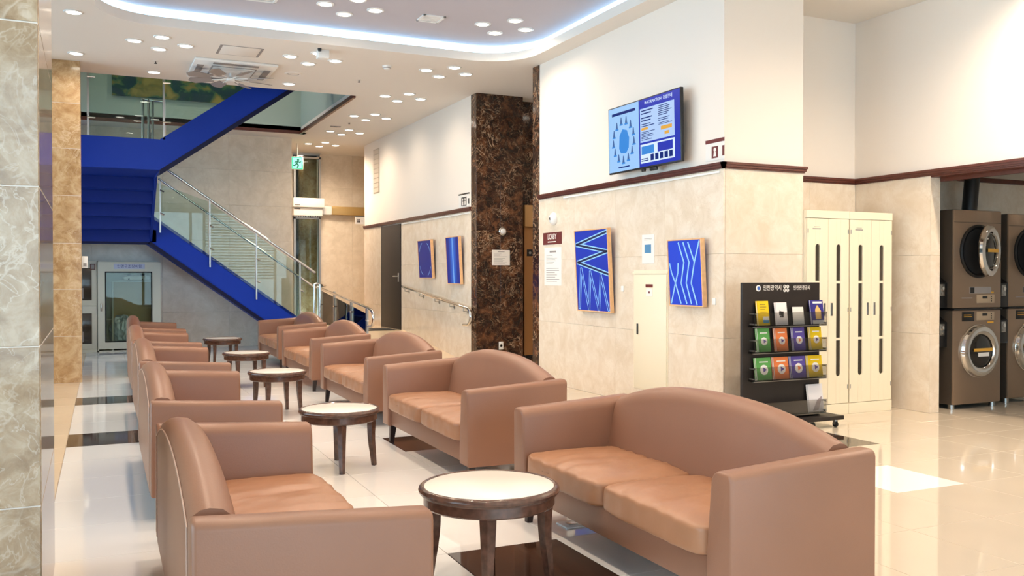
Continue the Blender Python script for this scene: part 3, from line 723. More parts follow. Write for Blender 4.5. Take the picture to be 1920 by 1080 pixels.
for u in (-.045, .045): b.lathe([(0, 0), (.02, 0), (.02, .001), (0, .001)], 12, (u, .015, .006)); b.prism([(u-.028, -.07), (u+.028, -.07), (u+.02, -.01), (u-.02, -.01)], 'z', .006, .007)
b.build('people_pictogram', M_PAPER, t, False); rect(B(), .17, -.06, .205, .02, .005, .007).build('side_tab', M_BLACK, t, False)
t = sign('toilet_sign', 'small white toilet sign projecting at the far corner', 'sign', wallY(17.75, 4.92, 2.42), .2, .15, M_PAPER, .02)
b = B()
for u in (-.05, -.015): b.lathe([(0, 0), (.012, 0), (.012, .001), (0, .001)], 10, (u, .02, .02)); b.prism([(u-.014, -.04), (u+.014, -.04), (u+.01, .005), (u-.01, .005)], 'z', .02, .021)
rect(b, .025, -.015, .05, -.003, .02, .021); b.stuff = True; b.build('pictograms', M_INK, t, False); rect(B(), -.1, .075, .1, .09, 0, .022).build('top_bar', M_BLACK, t, False)
t = sign('floor_directory', 'narrow vertical directory plate high on the far wall', 'sign', wallX(5.008, 16.88, 3.33), .38, .85, mat('directory_grey', (196, 184, 168), .4, .3), .01)
for k in range(9): rect(B(), -.17, -.41+k*.092, .17, -.335+k*.092, .01, .015, .001).build('strip', mat('directory_strip', (214, 200, 184), .4) if k == 0 else MATS['directory_strip'], t, False)
t = sign('photo_notice', 'white sheet with a blue square above the cream hose cabinet', 'notice', wallX(5.05, 7.587, 1.572), .22, .29, M_PAPER, .003)
rect(B(), -.06, -.04, .055, .045, .003, .0036).build('blue_square', mat('print_blue', (84, 140, 180), .5), t, False)
b = B(); bars(b, -.07, .07, .085, .11, 2, .003, .3, .1); b.build('print', M_GREYINK, t, False)
notice('pier_notice', 'white printed sheet on the dark marble pier', wallY(11.9, 5.385, 1.57), .285, .22, 5, 12)
# round emergency lamps
t = thing('emergency_lamp', 'round white emergency lamp above the LOBBY sign', 'lamp', matrix=wallX(5.05, 9.6, 1.99))
B().lathe([(0, 0), (.075, 0), (.078, .012), (.07, .03), (.045, .055), (.02, .06), (0, .06)], 28).build('housing', M_WHITE, t); B().lathe([(.0, .06), (.018, .06), (.015, .068), (0, .07)], 16).build('lens', M_STEEL, t)
t = thing('emergency_lamp', 'round chrome emergency lamp on the dark marble pier', 'lamp', matrix=wallY(11.9, 5.41, 1.95))
B().lathe([(0, 0), (.058, 0), (.06, .012), (.052, .02), (0, .02)], 28).build('housing', M_CHROME, t); B().lathe([(0, .02), (.04, .02), (.03, .04), (0, .048)], 20).build('lens', M_WHITE, t)
def outlet(label, mtx, w=.07, h=.115, blank=False):
    t = thing('wall_outlet', label, 'outlet', matrix=mtx); rect(B(), -w/2, -h/2, w/2, h/2, 0, .01, .003).build('plate', M_WHITE, t)
    if not blank: B().lathe([(.0, .0095), (.022, .0095), (.022, .0115), (.016, .0115), (.016, .0100), (0, .0100)], 20).build('socket', M_GREYINK, t)
outlet('white wall outlet low on the dark marble pier', wallY(11.9, 5.385, .295))
outlet('small blank white wall plate beside the zigzag painting', wallX(5.05, 8.06, 1.17), .05, .06, True)
outlet('small blank white wall plate beside the chevron painting', wallX(5.05, 6.53, 1.075), .05, .06, True)
# hose cabinet
hc = thing('hose_cabinet', 'cream steel hose cabinet door flush in the marble wall', 'cabinet', matrix=wallX(5.05, 7.54, .16))
rect(B(), -.30, 0, .30, 1.2, -.04, .008, .002).build('frame', M_CABIN, hc, False)
d_ = rect(B(), -.285, .015, .285, 1.155, .008, .014, .003).build('door', M_CABIN, hc)
rect(B(), -.225, .55, -.205, .66, .014, .024, .003).build('handle', M_BLACK, d_)
rect(B(), -.07, 1.03, .055, 1.06, .014, .017).build('maroon_label', M_MAROON, d_, False); rect(B(), -.06, .94, .05, 1.02, .014, .0165).build('white_label', M_PAPER, d_, False)
B().lathe([(0, 0), (.012, 0), (.012, .002), (0, .002)], 14, (-.005, .98, .0165)).build('red_dot', M_MAROON, d_)
rect(B(), -.31, 1.165, .31, 1.185, 0, .016).build('top_edge', M_CABIN, hc, False)

# ================================================================== PAINTINGS
def painting(label, X, y, z, w, h, m, depth=.045, lean=3.0, gap=.02, flat=.02):
    t = thing('painting', label, 'painting', matrix=wallX(X-gap, y, z, R(lean)), group='blue abstract paintings in pale wood frames')
    e_ = .012
    for (u0, v0, u1, v1) in ((-w/2-e_, -e_, w/2+e_, 0), (-w/2-e_, h, w/2+e_, h+e_), (-w/2-e_, 0, -w/2, h), (w/2, 0, w/2+e_, h)): rect(B(), u0, v0, u1, v1, 0, depth, .0015).build('frame_bar', M_PINE, t, False)
    cv = rect(B(), -w/2, 0, w/2, h, .005, depth-.006).build('canvas', m, t, False)
    return t, cv, depth-.006
def nz(w, h, pts): return [(-w/2+p[0]*w, h-p[1]*h) for p in pts]
w_, h_ = .70, .88
t, cv, n = painting('tall blue painting of pale zigzag double lines beside the LOBBY sign', 5.05, 8.56, .925, w_, h_, M_ART)
z1 = nz(w_, h_, [(.97, .035), (.04, .17), (.97, .27), (.06, .395), (.98, .545)])
b = stroke(B(), z1, .046, n, n+.001); b.build('pale_zigzag', M_ARTL, cv, False); b = stroke(B(), z1, .022, n+.001, n+.002); b.build('dark_zigzag', mat('navy_ink', (12, 24, 70), .6), cv, False)
z2 = nz(w_, h_, [(.06, .97), (.16, .48), (.36, .985), (.44, .52), (.66, .985), (.76, .56), (.95, .98)])
b = stroke(B(), z2, .040, n, n+.0008); b.build('pale_spikes', M_ARTL, cv, False); b = stroke(B(), z2, .020, n+.001, n+.0016); b.build('blue_spikes', M_ART, cv, False)
w_, h_ = .50, .60
t, cv, n = painting('smaller blue painting of pale chevron lines beside the hose cabinet', 5.05, 6.87, 1.035, w_, h_, mat('bright_blue_canvas', (12, 60, 205), .5))
b = B()
for L_ in ([(.33, .04), (.48, .34), (.37, .66), (.52, .97)], [(.48, .04), (.64, .34), (.53, .66), (.66, .97)], [(.63, .04), (.80, .34), (.68, .66), (.83, .98)], [(.96, .03), (.80, .34)], [(.03, .36), (.08, .5), (.19, .66), (.34, .97)], [(.30, .36), (.28, .5), (.19, .66), (.04, .97)]): stroke(b, nz(w_, h_, L_), .017, n, n+.001)
b.build('pale_lines', M_ARTL, cv, False)
w_, h_ = .62, .60
t, cv, n = painting('dark blue painting with a thin oval outline near the far door', 5.0, 13.88, 1.28, w_, h_, M_ART2)
b = B()
for a0 in (15, 105, 195, 285):
    stroke(b, [(.46*w_*math.cos(R(a0+a))*1.0, h_/2+.47*h_*math.sin(R(a0+a))) for a in range(8, 56, 8)], .01, n, n+.001)
b.build('oval_arcs', M_ARTL, cv, False)
w_, h_ = .52, .69
m, nt, p_ = new_mat('glow_stripe_canvas'); tc = nt.nodes.new('ShaderNodeTexCoord'); sx = nt.nodes.new('ShaderNodeSeparateXYZ'); ab = nt.nodes.new('ShaderNodeMath'); ab.operation = 'ABSOLUTE'
cr = nt.nodes.new('ShaderNodeValToRGB'); nt.links.new(tc.outputs['Object'], sx.inputs[0]); nt.links.new(sx.outputs['X'], ab.inputs[0]); nt.links.new(ab.outputs[0], cr.inputs[0])
cr.color_ramp.elements[0].color = lin(150, 205, 250); cr.color_ramp.elements[1].position = .16; cr.color_ramp.elements[1].color = lin(14, 38, 150); k_ = cr.color_ramp.elements.new(.025); k_.color = lin(40, 110, 225); nt.links.new(cr.outputs[0], p_.inputs['Base Color'])
painting('dark blue painting with a glowing pale vertical stripe beside the marble pier', 5.0, 12.62, 1.195, w_, h_, m)

# ================================================================== STEEL LOCKERS
def locker(x0, x1, label, nm):
    t = thing('steel_locker', label, 'locker', ((x0+x1)/2, 6.65, 0), 'cream steel lockers in the recess')
    y = 6.36; ht = 1.91
    B().box(x0, y+.02, .0, x1, 6.95, ht, .003).build('body', M_CABIN, t, False)
    B().box(x0, y, 0, x1, y+.021, .10, .002).build('plinth', M_CABIN, t, False); B().box(x0, y, 1.84, x1, y+.021, ht, .002).build('top_rail', M_CABIN, t, False)
    xm = (x0+x1)/2
    for k, (a, c) in enumerate(((x0+.006, xm-.0015), (xm+.0015, x1-.006))):
        cx = (a+c)/2; hw = .026; z0, z1 = .36, 1.60
        fr = B()
        fr.box(a, y, .105, cx-hw, y+.02, 1.835, .0015, 1).box(cx+hw, y, .105, c, y+.02, 1.835, .0015, 1)
        def capshape(zc, s, zend):
            return [(cx-hw, zend), (cx-hw, zc)]+[(cx-hw*math.cos(R(q)), zc+s*hw*math.sin(R(q))) for q in range(15, 180, 15)]+[(cx+hw, zc), (cx+hw, zend)]
        fr.prism(capshape(z1-hw, 1, 1.8345), 'y', y+.0005, y+.02); fr.prism(capshape(z0+hw, -1, .1055), 'y', y+.0005, y+.02)
        for zz in (1.245, .711): fr.box(cx-hw, y+.004, zz-.012, cx+hw, y+.02, zz+.012)
        d = fr.build('door', M_CABIN, t, False)
        B().box(cx-hw, y+.012, z0, cx+hw, y+.0195, z1).build('window', M_CABGLASS, d, False)
        hx = c-.055 if k == 0 else a+.03
        B().box(hx, y-.003, .93, hx+.026, y+.002, 1.05, .002).box(hx+.008, y-.0045, .945, hx+.018, y-.002, 1.035).build('handle', M_STEEL, d, False)
        ex = a+.006 if k == 0 else c-.014
        for zz in (.26, .985, 1.72): B().box(ex, y-.004, zz-.02, ex+.008, y+.003, zz+.02, .001).build('hinge', M_STEEL, d, False)
    bb = B(); bars(bb, x0+.07, x0+.17, 0, 0, 1, 0) if False else None
    q = B().box(x0+.07, y-.0005, 1.735, x0+.17, y+.0005, 1.745).box(x0+.085, y-.0005, 1.755, x0+.155, y+.0005, 1.76).build('name_print', M_GREYINK, t, False)
    return t
locker(5.962, 6.487, 'cream two-door steel locker beside the wall corner, half hidden by brochures', '')
locker(6.49, 7.045, 'cream two-door steel locker standing next to the laundry wall', '')

# ================================================================== BROCHURE STAND
bs = thing('brochure_stand', 'black wheeled brochure stand with clear acrylic trays', 'stand', (5.3, 5.95, 0))
PX0, PX1, PY = 4.885, 5.725, 5.95
B().box(PX0, PY+.0, .10, PX1, PY+.025, 1.247, .003).build('back_panel', mat('stand_black', (34, 27, 24), .45), bs, False)
B().box(PX0-.1, PY-.16, .07, PX1+.13, PY+.22, .105, .004).build('base_plate', MATS['stand_black'], bs, False)
for (x, y) in ((PX1+.09, PY-.10), (PX0-.06, PY-.10), (PX1+.09, PY+.17), (PX0-.06, PY+.17)):
    cst = B().cyl((x, y, .07), (x, y, .05), .014, 10).box(x-.016, y-.012, .02, x-.012, y+.014, .056).box(x+.012, y-.012, .02, x+.016, y+.014, .056).build('caster', M_STEEL, bs, False)
    B().lathe([(0, -.011), (.024, -.011), (.025, 0), (.024, .011), (0, .011)], 18, (x, y, .025), 'x').build('wheel', M_BLACK, cst)
trz = [.888, .668, .434, .135]
for z in trz:
    tr = B().box(PX0+.06, PY-.075, z-.008, PX1+.01, PY, z).box(PX0+.06, PY-.078, z, PX1+.01, PY-.074, z+.11).build('acrylic_tray', M_ACRYL, bs, False)
    q = B()
    for x in (PX0+.075, PX1):
        for zz in (z+.012, z+.098): q.cyl((x, PY-.005, zz), (x, PY-.085, zz), .007, 8)
    q.build('standoff', M_STEEL, tr)
    B().box(PX0+.06, PY-.078, z-.012, PX1+.01, PY-.06, z-.006).build('front_edge', M_STEEL, tr, False)
tm = bpy.data.objects.new('title_lettering', None); COL.objects.link(tm); tm.parent = bs; tm.matrix_parent_inverse = Matrix(); tm.location = (0, 0, 0)
OFF[tm.name] = Vector((0, 0, 0)); tm.matrix_basis = Matrix.Translation(-Vector((5.3, 5.95, 0))) @ wallY(PY-.0005, 5.30, 1.20)
text('인천광역시', .050, M_PAPER, tm, -.098, 0, .0006, xs=.88); text('인천관광공사', .042, M_PAPER, tm, .225, 0, .0006, xs=.82)
b = B().lathe([(0, 0), (.026, 0), (.026, .001), (0, .001)], 24, (-.247, 0, 0)); b.build('city_emblem', M_PAPER, tm); 
b = B().lathe([(0, .001), (.016, .001), (.016, .0018), (0, .0018)], 20, (-.244, 0, 0)); b.build('emblem_blue', mat('emblem_blue', (60, 100, 180), .5), tm)
b = B()
for (u, v) in ((.035, .013), (.068, .013), (.035, -.018), (.068, -.018)):
    b.lathe([(.008, 0), (.015, 0), (.015, .001), (.008, .001), (.008, 0)], 14, (u, v, 0)); rect(b, u-.014, v-.003, u+.014, v+.001, 0, .0012)
b.build('square_emblem', M_PAPER, tm)
bc = dict(yellow=(236, 196, 24), green=(98, 168, 84), orange=(240, 132, 72), purple=(92, 76, 156), white=(236, 228, 224), cream=(232, 228, 218), indigo=(52, 46, 128), grey=(226, 222, 224))
BM = {k: mat('print_'+k, v, .4) for k, v in bc.items()}
def brochure(x0, x1, z0, h, col, label, lean=8, n=4, deco='disc'):
    w = x1-x0; t = thing('brochure', label, 'brochure', matrix=wallY(PY-.045-.008, (x0+x1)/2, z0+.003, R(-lean)), group='brochures on the black stand')
    for k in range(n): rect(B(), -w/2-.004*(n-1-k), .0, w/2-.004*(n-1-k), h, -.003*(n-k), -.003*(n-k)+.0026).build('sheet', BM[col] if k == n-1 else M_PAPER if k % 2 else BM[col], t, False)
    q = B()
    if deco == 'disc':
        q.lathe([(0, 0), (w*.27, 0), (w*.27, .0008), (0, .0008)], 20, (0, h*.45, 0)); q.build('picture_disc', M_PAPER, t, False)
        q = B(); rect(q, -w*.3, h*.78, w*.3, h*.83, 0, .0008); q.build('title_print', M_PAPER, t, False)
        q = B(); q.lathe([(0, .0008), (w*.16, .0008), (w*.16, .0014), (0, .0014)], 3, (.004, h*.45, 0)); q.build('picture_mark', BM['purple'] if col != 'purple' else BM['orange'], t, False)
    elif deco == 'blue':
        rect(q, -w*.1, .02, w*.45, h*.22, 0, .0008); q.build('picture', mat('print_cyan', (80, 150, 190), .5), t, False); q = B(); rect(q, -w*.1, h*.22, w*.45, h*.36, 0, .0008); q.build('picture_cloud', M_PAPER, t, False)
        q = B(); bars(q, -w*.3, w*.3, h*.5, h*.9, 4, 0, .2, .4); q.build('print', M_INK, t, False)
    elif deco == 'map':
        q.prism([(-w*.2, h*.2), (w*.25, h*.2), (w*.28, h*.55), (0, h*.8), (-w*.2, h*.6)], 'z', 0, .0008); q.build('picture', mat('print_sand', (226, 186, 110), .5) if 'print_sand' not in MATS else MATS['print_sand'], t, False)
        q = B(); rect(q, -w*.35, h*.86, w*.4, h*.94, 0, .0008); q.build('title_print', M_PAPER, t, False)
        q = B(); rect(q, -w*.48, .0, w*.48, h*.16, 0, .0008); q.build('lower_band', M_PAPER, t, False)
    elif deco == 'flower':
        r = random.Random(4)
        for k in range(9): rect(q, -w*.3+r.random()*w*.5, h*.3+r.random()*h*.35, -w*.3+r.random()*w*.2+w*.1, h*.36+r.random()*h*.3, 0, .0006)
        q.build('print', M_INK, t, False)
    elif deco == 'ship':
        q.prism([(-w*.3, h*.03), (w*.1, h*.05), (w*.42, h*.5), (w*.38, h*.55), (w*.05, h*.4)], 'z', 0, .0008); q.build('picture', mat('print_greyrose', (160, 146, 150), .5), t, False)
    else:
        bars(q, -w*.3, w*.3, h*.3, h*.8, 5, 0, .12, .3); q.build('print', BM['white'], t, False)
    return t
z = trz[0]
brochure(5.02, 5.135, z, .205, 'yellow', 'yellow leaflet with blue picture on the top tray', deco='blue')
brochure(5.215, 5.33, z, .19, 'white', 'white leaflet with dark drawing on the top tray', deco='flower')
brochure(5.395, 5.51, z, .15, 'cream', 'plain cream leaflet leaning on the top tray', deco='plain', n=2)
brochure(5.60, 5.735, z, .205, 'indigo', 'indigo booklet with sand-coloured picture on the top tray', deco='map')
for (z, w0, hh, tier) in ((trz[1], .125, .195, 'middle tray'), (trz[2], .155, .185, 'third tray')):
    for k, col in enumerate(('green', 'orange', 'purple', 'yellow')):
        x0 = 5.02+k*.19 if tier[0] == 'm' else 5.005+k*.187
        brochure(x0, x0+w0, z, hh, col, '%s guide booklet with round picture on the %s' % (col, tier), n=5)
brochure(5.575, 5.735, trz[3], .235, 'grey', 'white booklet with grey ship picture on the lowest tray', deco='ship')
# ================================================================== LAUNDRY MACHINES
M_WASH = mat('machine_bronze_grey', (150, 128, 108), .33, .55)
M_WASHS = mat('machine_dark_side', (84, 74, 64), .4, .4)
M_DGLASS = mat('dark_door_glass', (20, 18, 18), .06, spec=.8)
M_AMBER = mat('amber_print', (226, 168, 60), .5)
def machine(x0, label, z0, z1, front, dryer, feet, group):
    x1 = x0+.685; t = thing('tumble_dryer' if dryer else 'washing_machine', label, 'dryer' if dryer else 'washer', matrix=wallY(front, (x0+x1)/2, z0), group=group)
    h = z1-z0; hw = .3425; f = .045 if feet else 0
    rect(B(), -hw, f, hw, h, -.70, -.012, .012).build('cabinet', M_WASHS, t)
    rect(B(), -hw, f, hw, h, -.03, 0, .014).build('front_panel', M_WASH, t)
    cy = h*.57 if dryer else h*.54
    if dryer: cy = 1.545-z0
    else: cy = .565-z0
    R0 = .27
    if feet:
        for u in (-hw+.05, hw-.05):
            for n in (-.06, -.7): B().cyl((u, 0, n), (u, f+.005, n), .03, 14).build('foot', M_STEEL if n > -.1 else M_BLACK, t)
    cz = .05 if dryer else h-.105          # control panel
    rect(B(), -.02, cz, .235, cz+.085, 0, .006, .002).build('control_panel', mat('panel_beige', (186, 164, 138), .35, .3) if 'panel_beige' not in MATS else MATS['panel_beige'], t)
    b = B(); rect(b, .06, cz+.045, .13, cz+.07, .006, .007); b.build('display', M_BLACK, t, False)
    b = B()
    for k in range(3): b.lathe([(0, 0), (.006, 0), (.006, .002), (0, .002)], 10, (.19, cz+.02+k*.022, .006))
    b.build('button', M_BLACK, t)
    b = B(); bars(b, -.23, -.08, cz+.045, cz+.06, 1, .0006, .6, 0); b.build('name_print', M_GREYINK, t, False)
    if not dryer: rect(B(), -.225, cz-.005, -.05, cz+.085, 0, .003, .001).build('instruction_sticker', M_BLACK, t); b = B(); bars(b, -.2, -.07, cz+.03, cz+.065, 2, .003, .35, .2); b.build('sticker_print', M_AMBER, t, False)
    b = B(); bars(b, .14, .23, (cz+.095 if dryer else cz-.03), (cz+.115 if dryer else cz-.01), 1, .0006, .8, 0); b.build('amber_mark', M_AMBER, t, False)
    # port
    B().lathe([(.262, 0), (.262, .014), (.245, .022), (.228, .018), (.22, 0), (.2, -.02), (.2, -.3), (0, -.3)], 48, (0, cy, 0)).build('port', M_CHROME if not dryer else M_BLACK, t)
    B().lathe([(0, .0), (.222, .0), (.222, .003), (0, .003)], 48, (0, cy, 0)).build('drum_shade_disc', M_RUBBER, t)  # flat dark disc stands in for the shade inside the drum
    ang = R(18) if dryer else 0
    hinge = .255
    mtx = Matrix.Translation((hinge, cy, .02)) @ Matrix.Rotation(-ang, 4, 'Y') @ Matrix.Translation((-hinge, 0, 0)) if dryer else Matrix.Translation((0, cy, .015))
    # rotation about the vertical axis swings the free (left) edge outwards (+n)
    if dryer: mtx = Matrix.Translation((hinge, cy, .02)) @ Matrix.Rotation(ang, 4, 'Y') @ Matrix.Translation((-hinge, 0, 0))
    d = B().lathe([(.165, .01), (.165, .03), (.18, .045), (.215, .05), (.245, .035), (.255, .012), (.25, 0), (.165, 0), (.165, .01)], 56, mtx=mtx).build('door_ring', M_CHROME, t)
    B().lathe([(.166, .02), (.14, .034), (.08, .046), (0, .05)], 40, mtx=mtx).build('door_glass', M_DGLASS, d)
    B().box(-.13, -.012 if dryer else .0, .046, .13, .022 if dryer else .03, .052, mtx=mtx).build('amber_sticker', M_AMBER, d, False)
    if not dryer: B().box(-.07, -.05, .048, .08, -.012, .0535, mtx=mtx).build('white_sticker', M_PAPER, d, False)
    else:
        rect(B(), -.12, .145, .19, .21, 0, .0015).build('notice_sticker', M_GREYINK, t, False); b = B(); rect(b, -.11, .15, -.05, .205, .0015, .002); b.build('sticker_mark', M_BLACK, t, False)
        rect(B(), -hw, h-.125, hw, h-.121, 0, .001).build('top_seam', M_BLACK, t, False)
    return t
def coinbox(x0, z0, z1, front, label):
    t = thing('coin_box', label, 'coin box', matrix=wallY(front, x0, z0), group='coin boxes beside the laundry machines'); h = z1-z0
    B().prism([(0, 0), (0, h*.8), (-.09, h), (-.22, h), (-.22, 0)], 'x', 0, .15, mtx=Matrix(((1, 0, 0, 0), (0, 0, 1, 0), (0, 1, 0, 0), (0, 0, 0, 1))), bev=.004).build('case', M_BLACK, t)
    rect(B(), .045, h*.38, .11, h*.75, 0, .005, .002).build('slot_plate', M_STEEL, t); B().lathe([(0, 0), (.02, 0), (.02, .012), (.012, .014), (0, .014)], 18, (.078, h*.62, .005)).build('lock', M_CHROME, t)
    rect(B(), .058, h*.42, .098, h*.5, .005, .012, .002).build('return_flap', M_STEEL, t)
machine(7.575, 'bronze-grey tumble dryer with its round door ajar, stacked by the laundry opening', .985, 1.95, 6.1, True, False, 'laundry machines')
machine(7.575, 'bronze-grey washing machine with closed porthole under the ajar dryer', 0, .97, 6.1, False, True, 'laundry machines')
machine(8.50, 'second stacked tumble dryer cut by the picture edge', .985, 1.94, 6.2, True, False, 'laundry machines')
machine(8.50, 'second washing machine at the picture edge, under the cut-off dryer', 0, .97, 6.2, False, True, 'laundry machines')
coinbox(7.4256, .99, 1.30, 6.17, 'black coin box beside the ajar dryer')
coinbox(7.4256, .61, .91, 6.17, 'black coin box beside the near washing machine')
coinbox(8.3506, .985, 1.29, 6.2, 'black coin box between the two dryers')
coinbox(8.3506, .62, .91, 6.2, 'black coin box between the two washing machines')
B().box(7.57, 6.09, .9705, 8.265, 6.75, .9845).build('stacking_plate', M_BLACK, None, False)
tag(bpy.data.objects['stacking_plate'], 'black stacking plate between the near washer and dryer', 'plate')
q = B().box(8.495, 6.19, .9705, 9.19, 6.85, .9845).build('stacking_plate', M_BLACK, None, False); tag(q, 'black stacking plate between the second washer and dryer', 'plate')
du = thing('exhaust_duct', 'dark exhaust duct rising behind the dryer to the laundry ceiling', 'duct', (8.45, 6.6, 1.94))
B().tube([(8.42, 6.6, 1.945), (8.47, 6.6, 2.36)], [.075, .075], 20).build('pipe', M_BLACK, du); B().lathe([(.076, 0), (.1, 0), (.1, .02), (.076, .02)], 24, (8.475, 6.6, 2.378)).build('collar', M_BLACK, du)

# ================================================================== RESCUE EQUIPMENT CABINETS
rc = thing('rescue_cabinet', 'pale steel rescue equipment cabinet with large window under the stairs', 'cabinet', matrix=wallY(16.95, .61, 0))
hw = .505
b = B(); rect(b, -hw, 0, -hw+.02, 1.56, -.33, 0); rect(b, hw-.02, 0, hw, 1.56, -.33, 0); rect(b, -hw, 1.54, hw, 1.56, -.33, 0); rect(b, -hw, 0, hw, .02, -.33, 0); rect(b, -hw, 0, hw, 1.56, -.33, -.31); b.build('case', M_RESC, rc, False)
b = B(); rect(b, -hw+.004, .05, -.385, 1.545, 0, .02); rect(b, .36, .05, hw-.004, 1.545, 0, .02); rect(b, -.385, 1.375, .36, 1.545, 0, .02); rect(b, -.385, .05, .36, .17, 0, .02); dd = b.build('door', M_RESC, rc, False)
b = B(); rect(b, -.39, 1.36, .365, 1.38, .016, .024, .004); rect(b, -.39, .165, .365, .185, .016, .024, .004); rect(b, -.39, .17, -.37, 1.375, .016, .024, .004); rect(b, .345, .17, .365, 1.375, .016, .024, .004); b.build('window_gasket', M_RUBBER, dd)
rect(B(), -.375, .18, .35, 1.365, .008, .013).build('window_pane', M_GLASSG, dd, False)
rect(B(), -.46, .70, -.435, .84, .02, .034, .004).build('handle', M_STEEL, dd)
pl = rect(B(), -.25, 1.425, .245, 1.515, .02, .024).build('name_plate', mat('plate_lilac', (196, 202, 226), .4), dd, False)
text('인명구조장비함', .062, mat('plate_ink_blue', (48, 60, 140), .5), dd, 0, 1.468, .0245)
b = B(); rect(b, -.28, .02, -.255, 1.2, -.31, -.01); rect(b, -hw+.02, 1.2, hw-.02, 1.22, -.31, -.01); rect(b, -hw+.02, .55, -.28, .565, -.31, -.02); b.build('shelf', M_RESC, rc, False)
rect(B(), -.255, .02, hw-.02, 1.2, -.305, -.30).build('back_lining', mat('lining_tan', (196, 170, 128), .6), rc, False)
t = thing('life_jacket', 'folded rescue gear with straps on the top shelf of the rescue cabinet', 'gear', matrix=wallY(17.05, .7, 1.222))
q = B(); q._merge(pnorm_box(.44, .09, .14, 8, 4, .01, .01, 2.)); bmesh.ops.rotate(q.bm, verts=q.bm.verts, matrix=Matrix.Rotation(0, 3, 'X')); bmesh.ops.translate(q.bm, verts=q.bm.verts, vec=(.02, .05, 0)); q.build('body', M_WHITE, t)
for u in (-.12, .1): B().tube([(u, .1, -.07), (u+.05, .1, .0), (u+.02, .02, .078)], .012, 6).build('strap', M_BLACK, t)
t = thing('foil_bag', 'crumpled silver foil bag inside the rescue cabinet', 'bag', matrix=wallY(17.10, .49, .03))
bm_ = bmesh.new(); bmesh.ops.create_icosphere(bm_, subdivisions=4, radius=1)
for v in bm_.verts:
    k = 1+.14*noise.noise(v.co*3.1)+.08*noise.noise(v.co*8); v.co = Vector((v.co.x*.2*k, (v.co.y*k+1.0)*.30, v.co.z*.12*k))
    if v.co.y < 0: v.co.y = 0
q = B(); q._merge(bm_); q.build('foil', M_SILVERBAG, t, smooth=False)
rc2 = thing('equipment_cabinet', 'pale steel cabinet with two small rounded windows behind the column', 'cabinet', matrix=wallY(16.95, -.23, 0))
b = B(); rect(b, -.33, 0, .325, 1.575, -.33, -.002); b.build('case', M_RESC, rc2, False)
for (z0, z1) in ((.06, .79), (.80, 1.56)):
    d = rect(B(), -.325, z0, .32, z1, 0, .016, .004).build('door', M_RESC, rc2)
    q = B(); rect(q, -.2, z0+.09, .245, z1-.12, .016, .02, .01); q.build('window', M_CABGLASS, d)
    q = B(); rect(q, -.1, z0+.12, .12, z0+.3, .0205, .022, .01); q.build('gauge', M_GREYINK, d)
t = thing('small_picture', 'tiny framed emblem on the pale cabinet by the column', 'picture', matrix=wallY(16.933, .03, 1.46)); rect(B(), -.04, -.05, .04, .05, 0, .012, .002).build('frame', M_TRIM, t); rect(B(), -.028, -.036, .028, .036, .012, .013).build('emblem', M_GREYINK, t)
t = thing('call_box', 'small white box fixed to the edge of the golden column', 'box', (-.06, 12.3, 1.4)); B().box(-.098, 12.22, 1.40, -.03, 12.34, 1.545, .006).build('case', M_WHITE, t); B().box(-.08, 12.215, 1.42, -.045, 12.221, 1.46).build('label_print', M_GREYINK, t)

# ================================================================== ENTRANCE FITTINGS
t = thing('exit_sign', 'green glowing exit sign with running figure above the entrance', 'sign', matrix=wallY(17.9, 3.70, 3.53))
rect(B(), -.115, -.125, .115, .125, -.03, 0, .004).build('housing', M_WHITE, t); rect(B(), -.108, -.118, .108, .118, 0, .003).build('lit_face', emit('exit_green', (60, 214, 160), 1.3), t, False)
wh = emit('exit_white', (225, 255, 240), 1.6)
b = B(); rect(b, -.085, -.1, .085, .1, .003, .004); b.build('pale_field', emit('exit_pale', (150, 240, 205), 1.3), t, False)
b = B(); b.lathe([(0, 0), (.022, 0), (.022, .001), (0, .001)], 14, (.015, .062, .004)); stroke(b, [(.01, .035), (-.015, -.01), (.02, -.04), (.0, -.085)], .026, .004, .005); stroke(b, [(-.015, -.01), (-.05, -.05), (-.075, -.05)], .022, .004, .005); stroke(b, [(.01, .035), (.05, .01), (.065, .03)], .018, .004, .005); stroke(b, [(.01, .035), (-.03, .03), (-.05, .0)], .018, .004, .005); b.build('running_figure', emit('exit_dark', (20, 120, 90), .8), t, False)
B().cyl((0, .125, -.015), (0, .39, -.015), .008, 8).build('stem', M_STEEL, t)
t = thing('air_curtain', 'white air curtain unit over the glazed entrance', 'air curtain', matrix=wallY(19.22, 4.2, 2.58))
rect(B(), -.36, .17, .30, .37, 0, .22, .02).build('upper_case', M_WHITE, t); rect(B(), -.34, .0, .27, .165, 0, .16, .01).build('lower_case', M_WHITE, t)
for k in range(12): rect(B(), -.32+k*.05, -.03, -.29+k*.05, 0, .05, .13).build('louvre', M_STEEL, t, False)
b = B(); rect(b, -.33, .13, -.2, .145, .16, .165); rect(b, -.33, .21, -.22, .225, .22, .224); b.build('vent_slot', M_BLACK, t, False)
t = thing('bronze_box_beam', 'bronze metal box fixed on the warm stone wall beside the air curtain', 'box', matrix=wallY(19.3, 5.0, 2.62)); rect(B(), -.3, 0, 1.2, .18, 0, .14, .004).build('cover', mat('beam_bronze', (176, 146, 92), .35, .3), t); rect(B(), -.52, .0, -.3, .18, 0, .12, .01).build('end_box', M_WHITE, t)
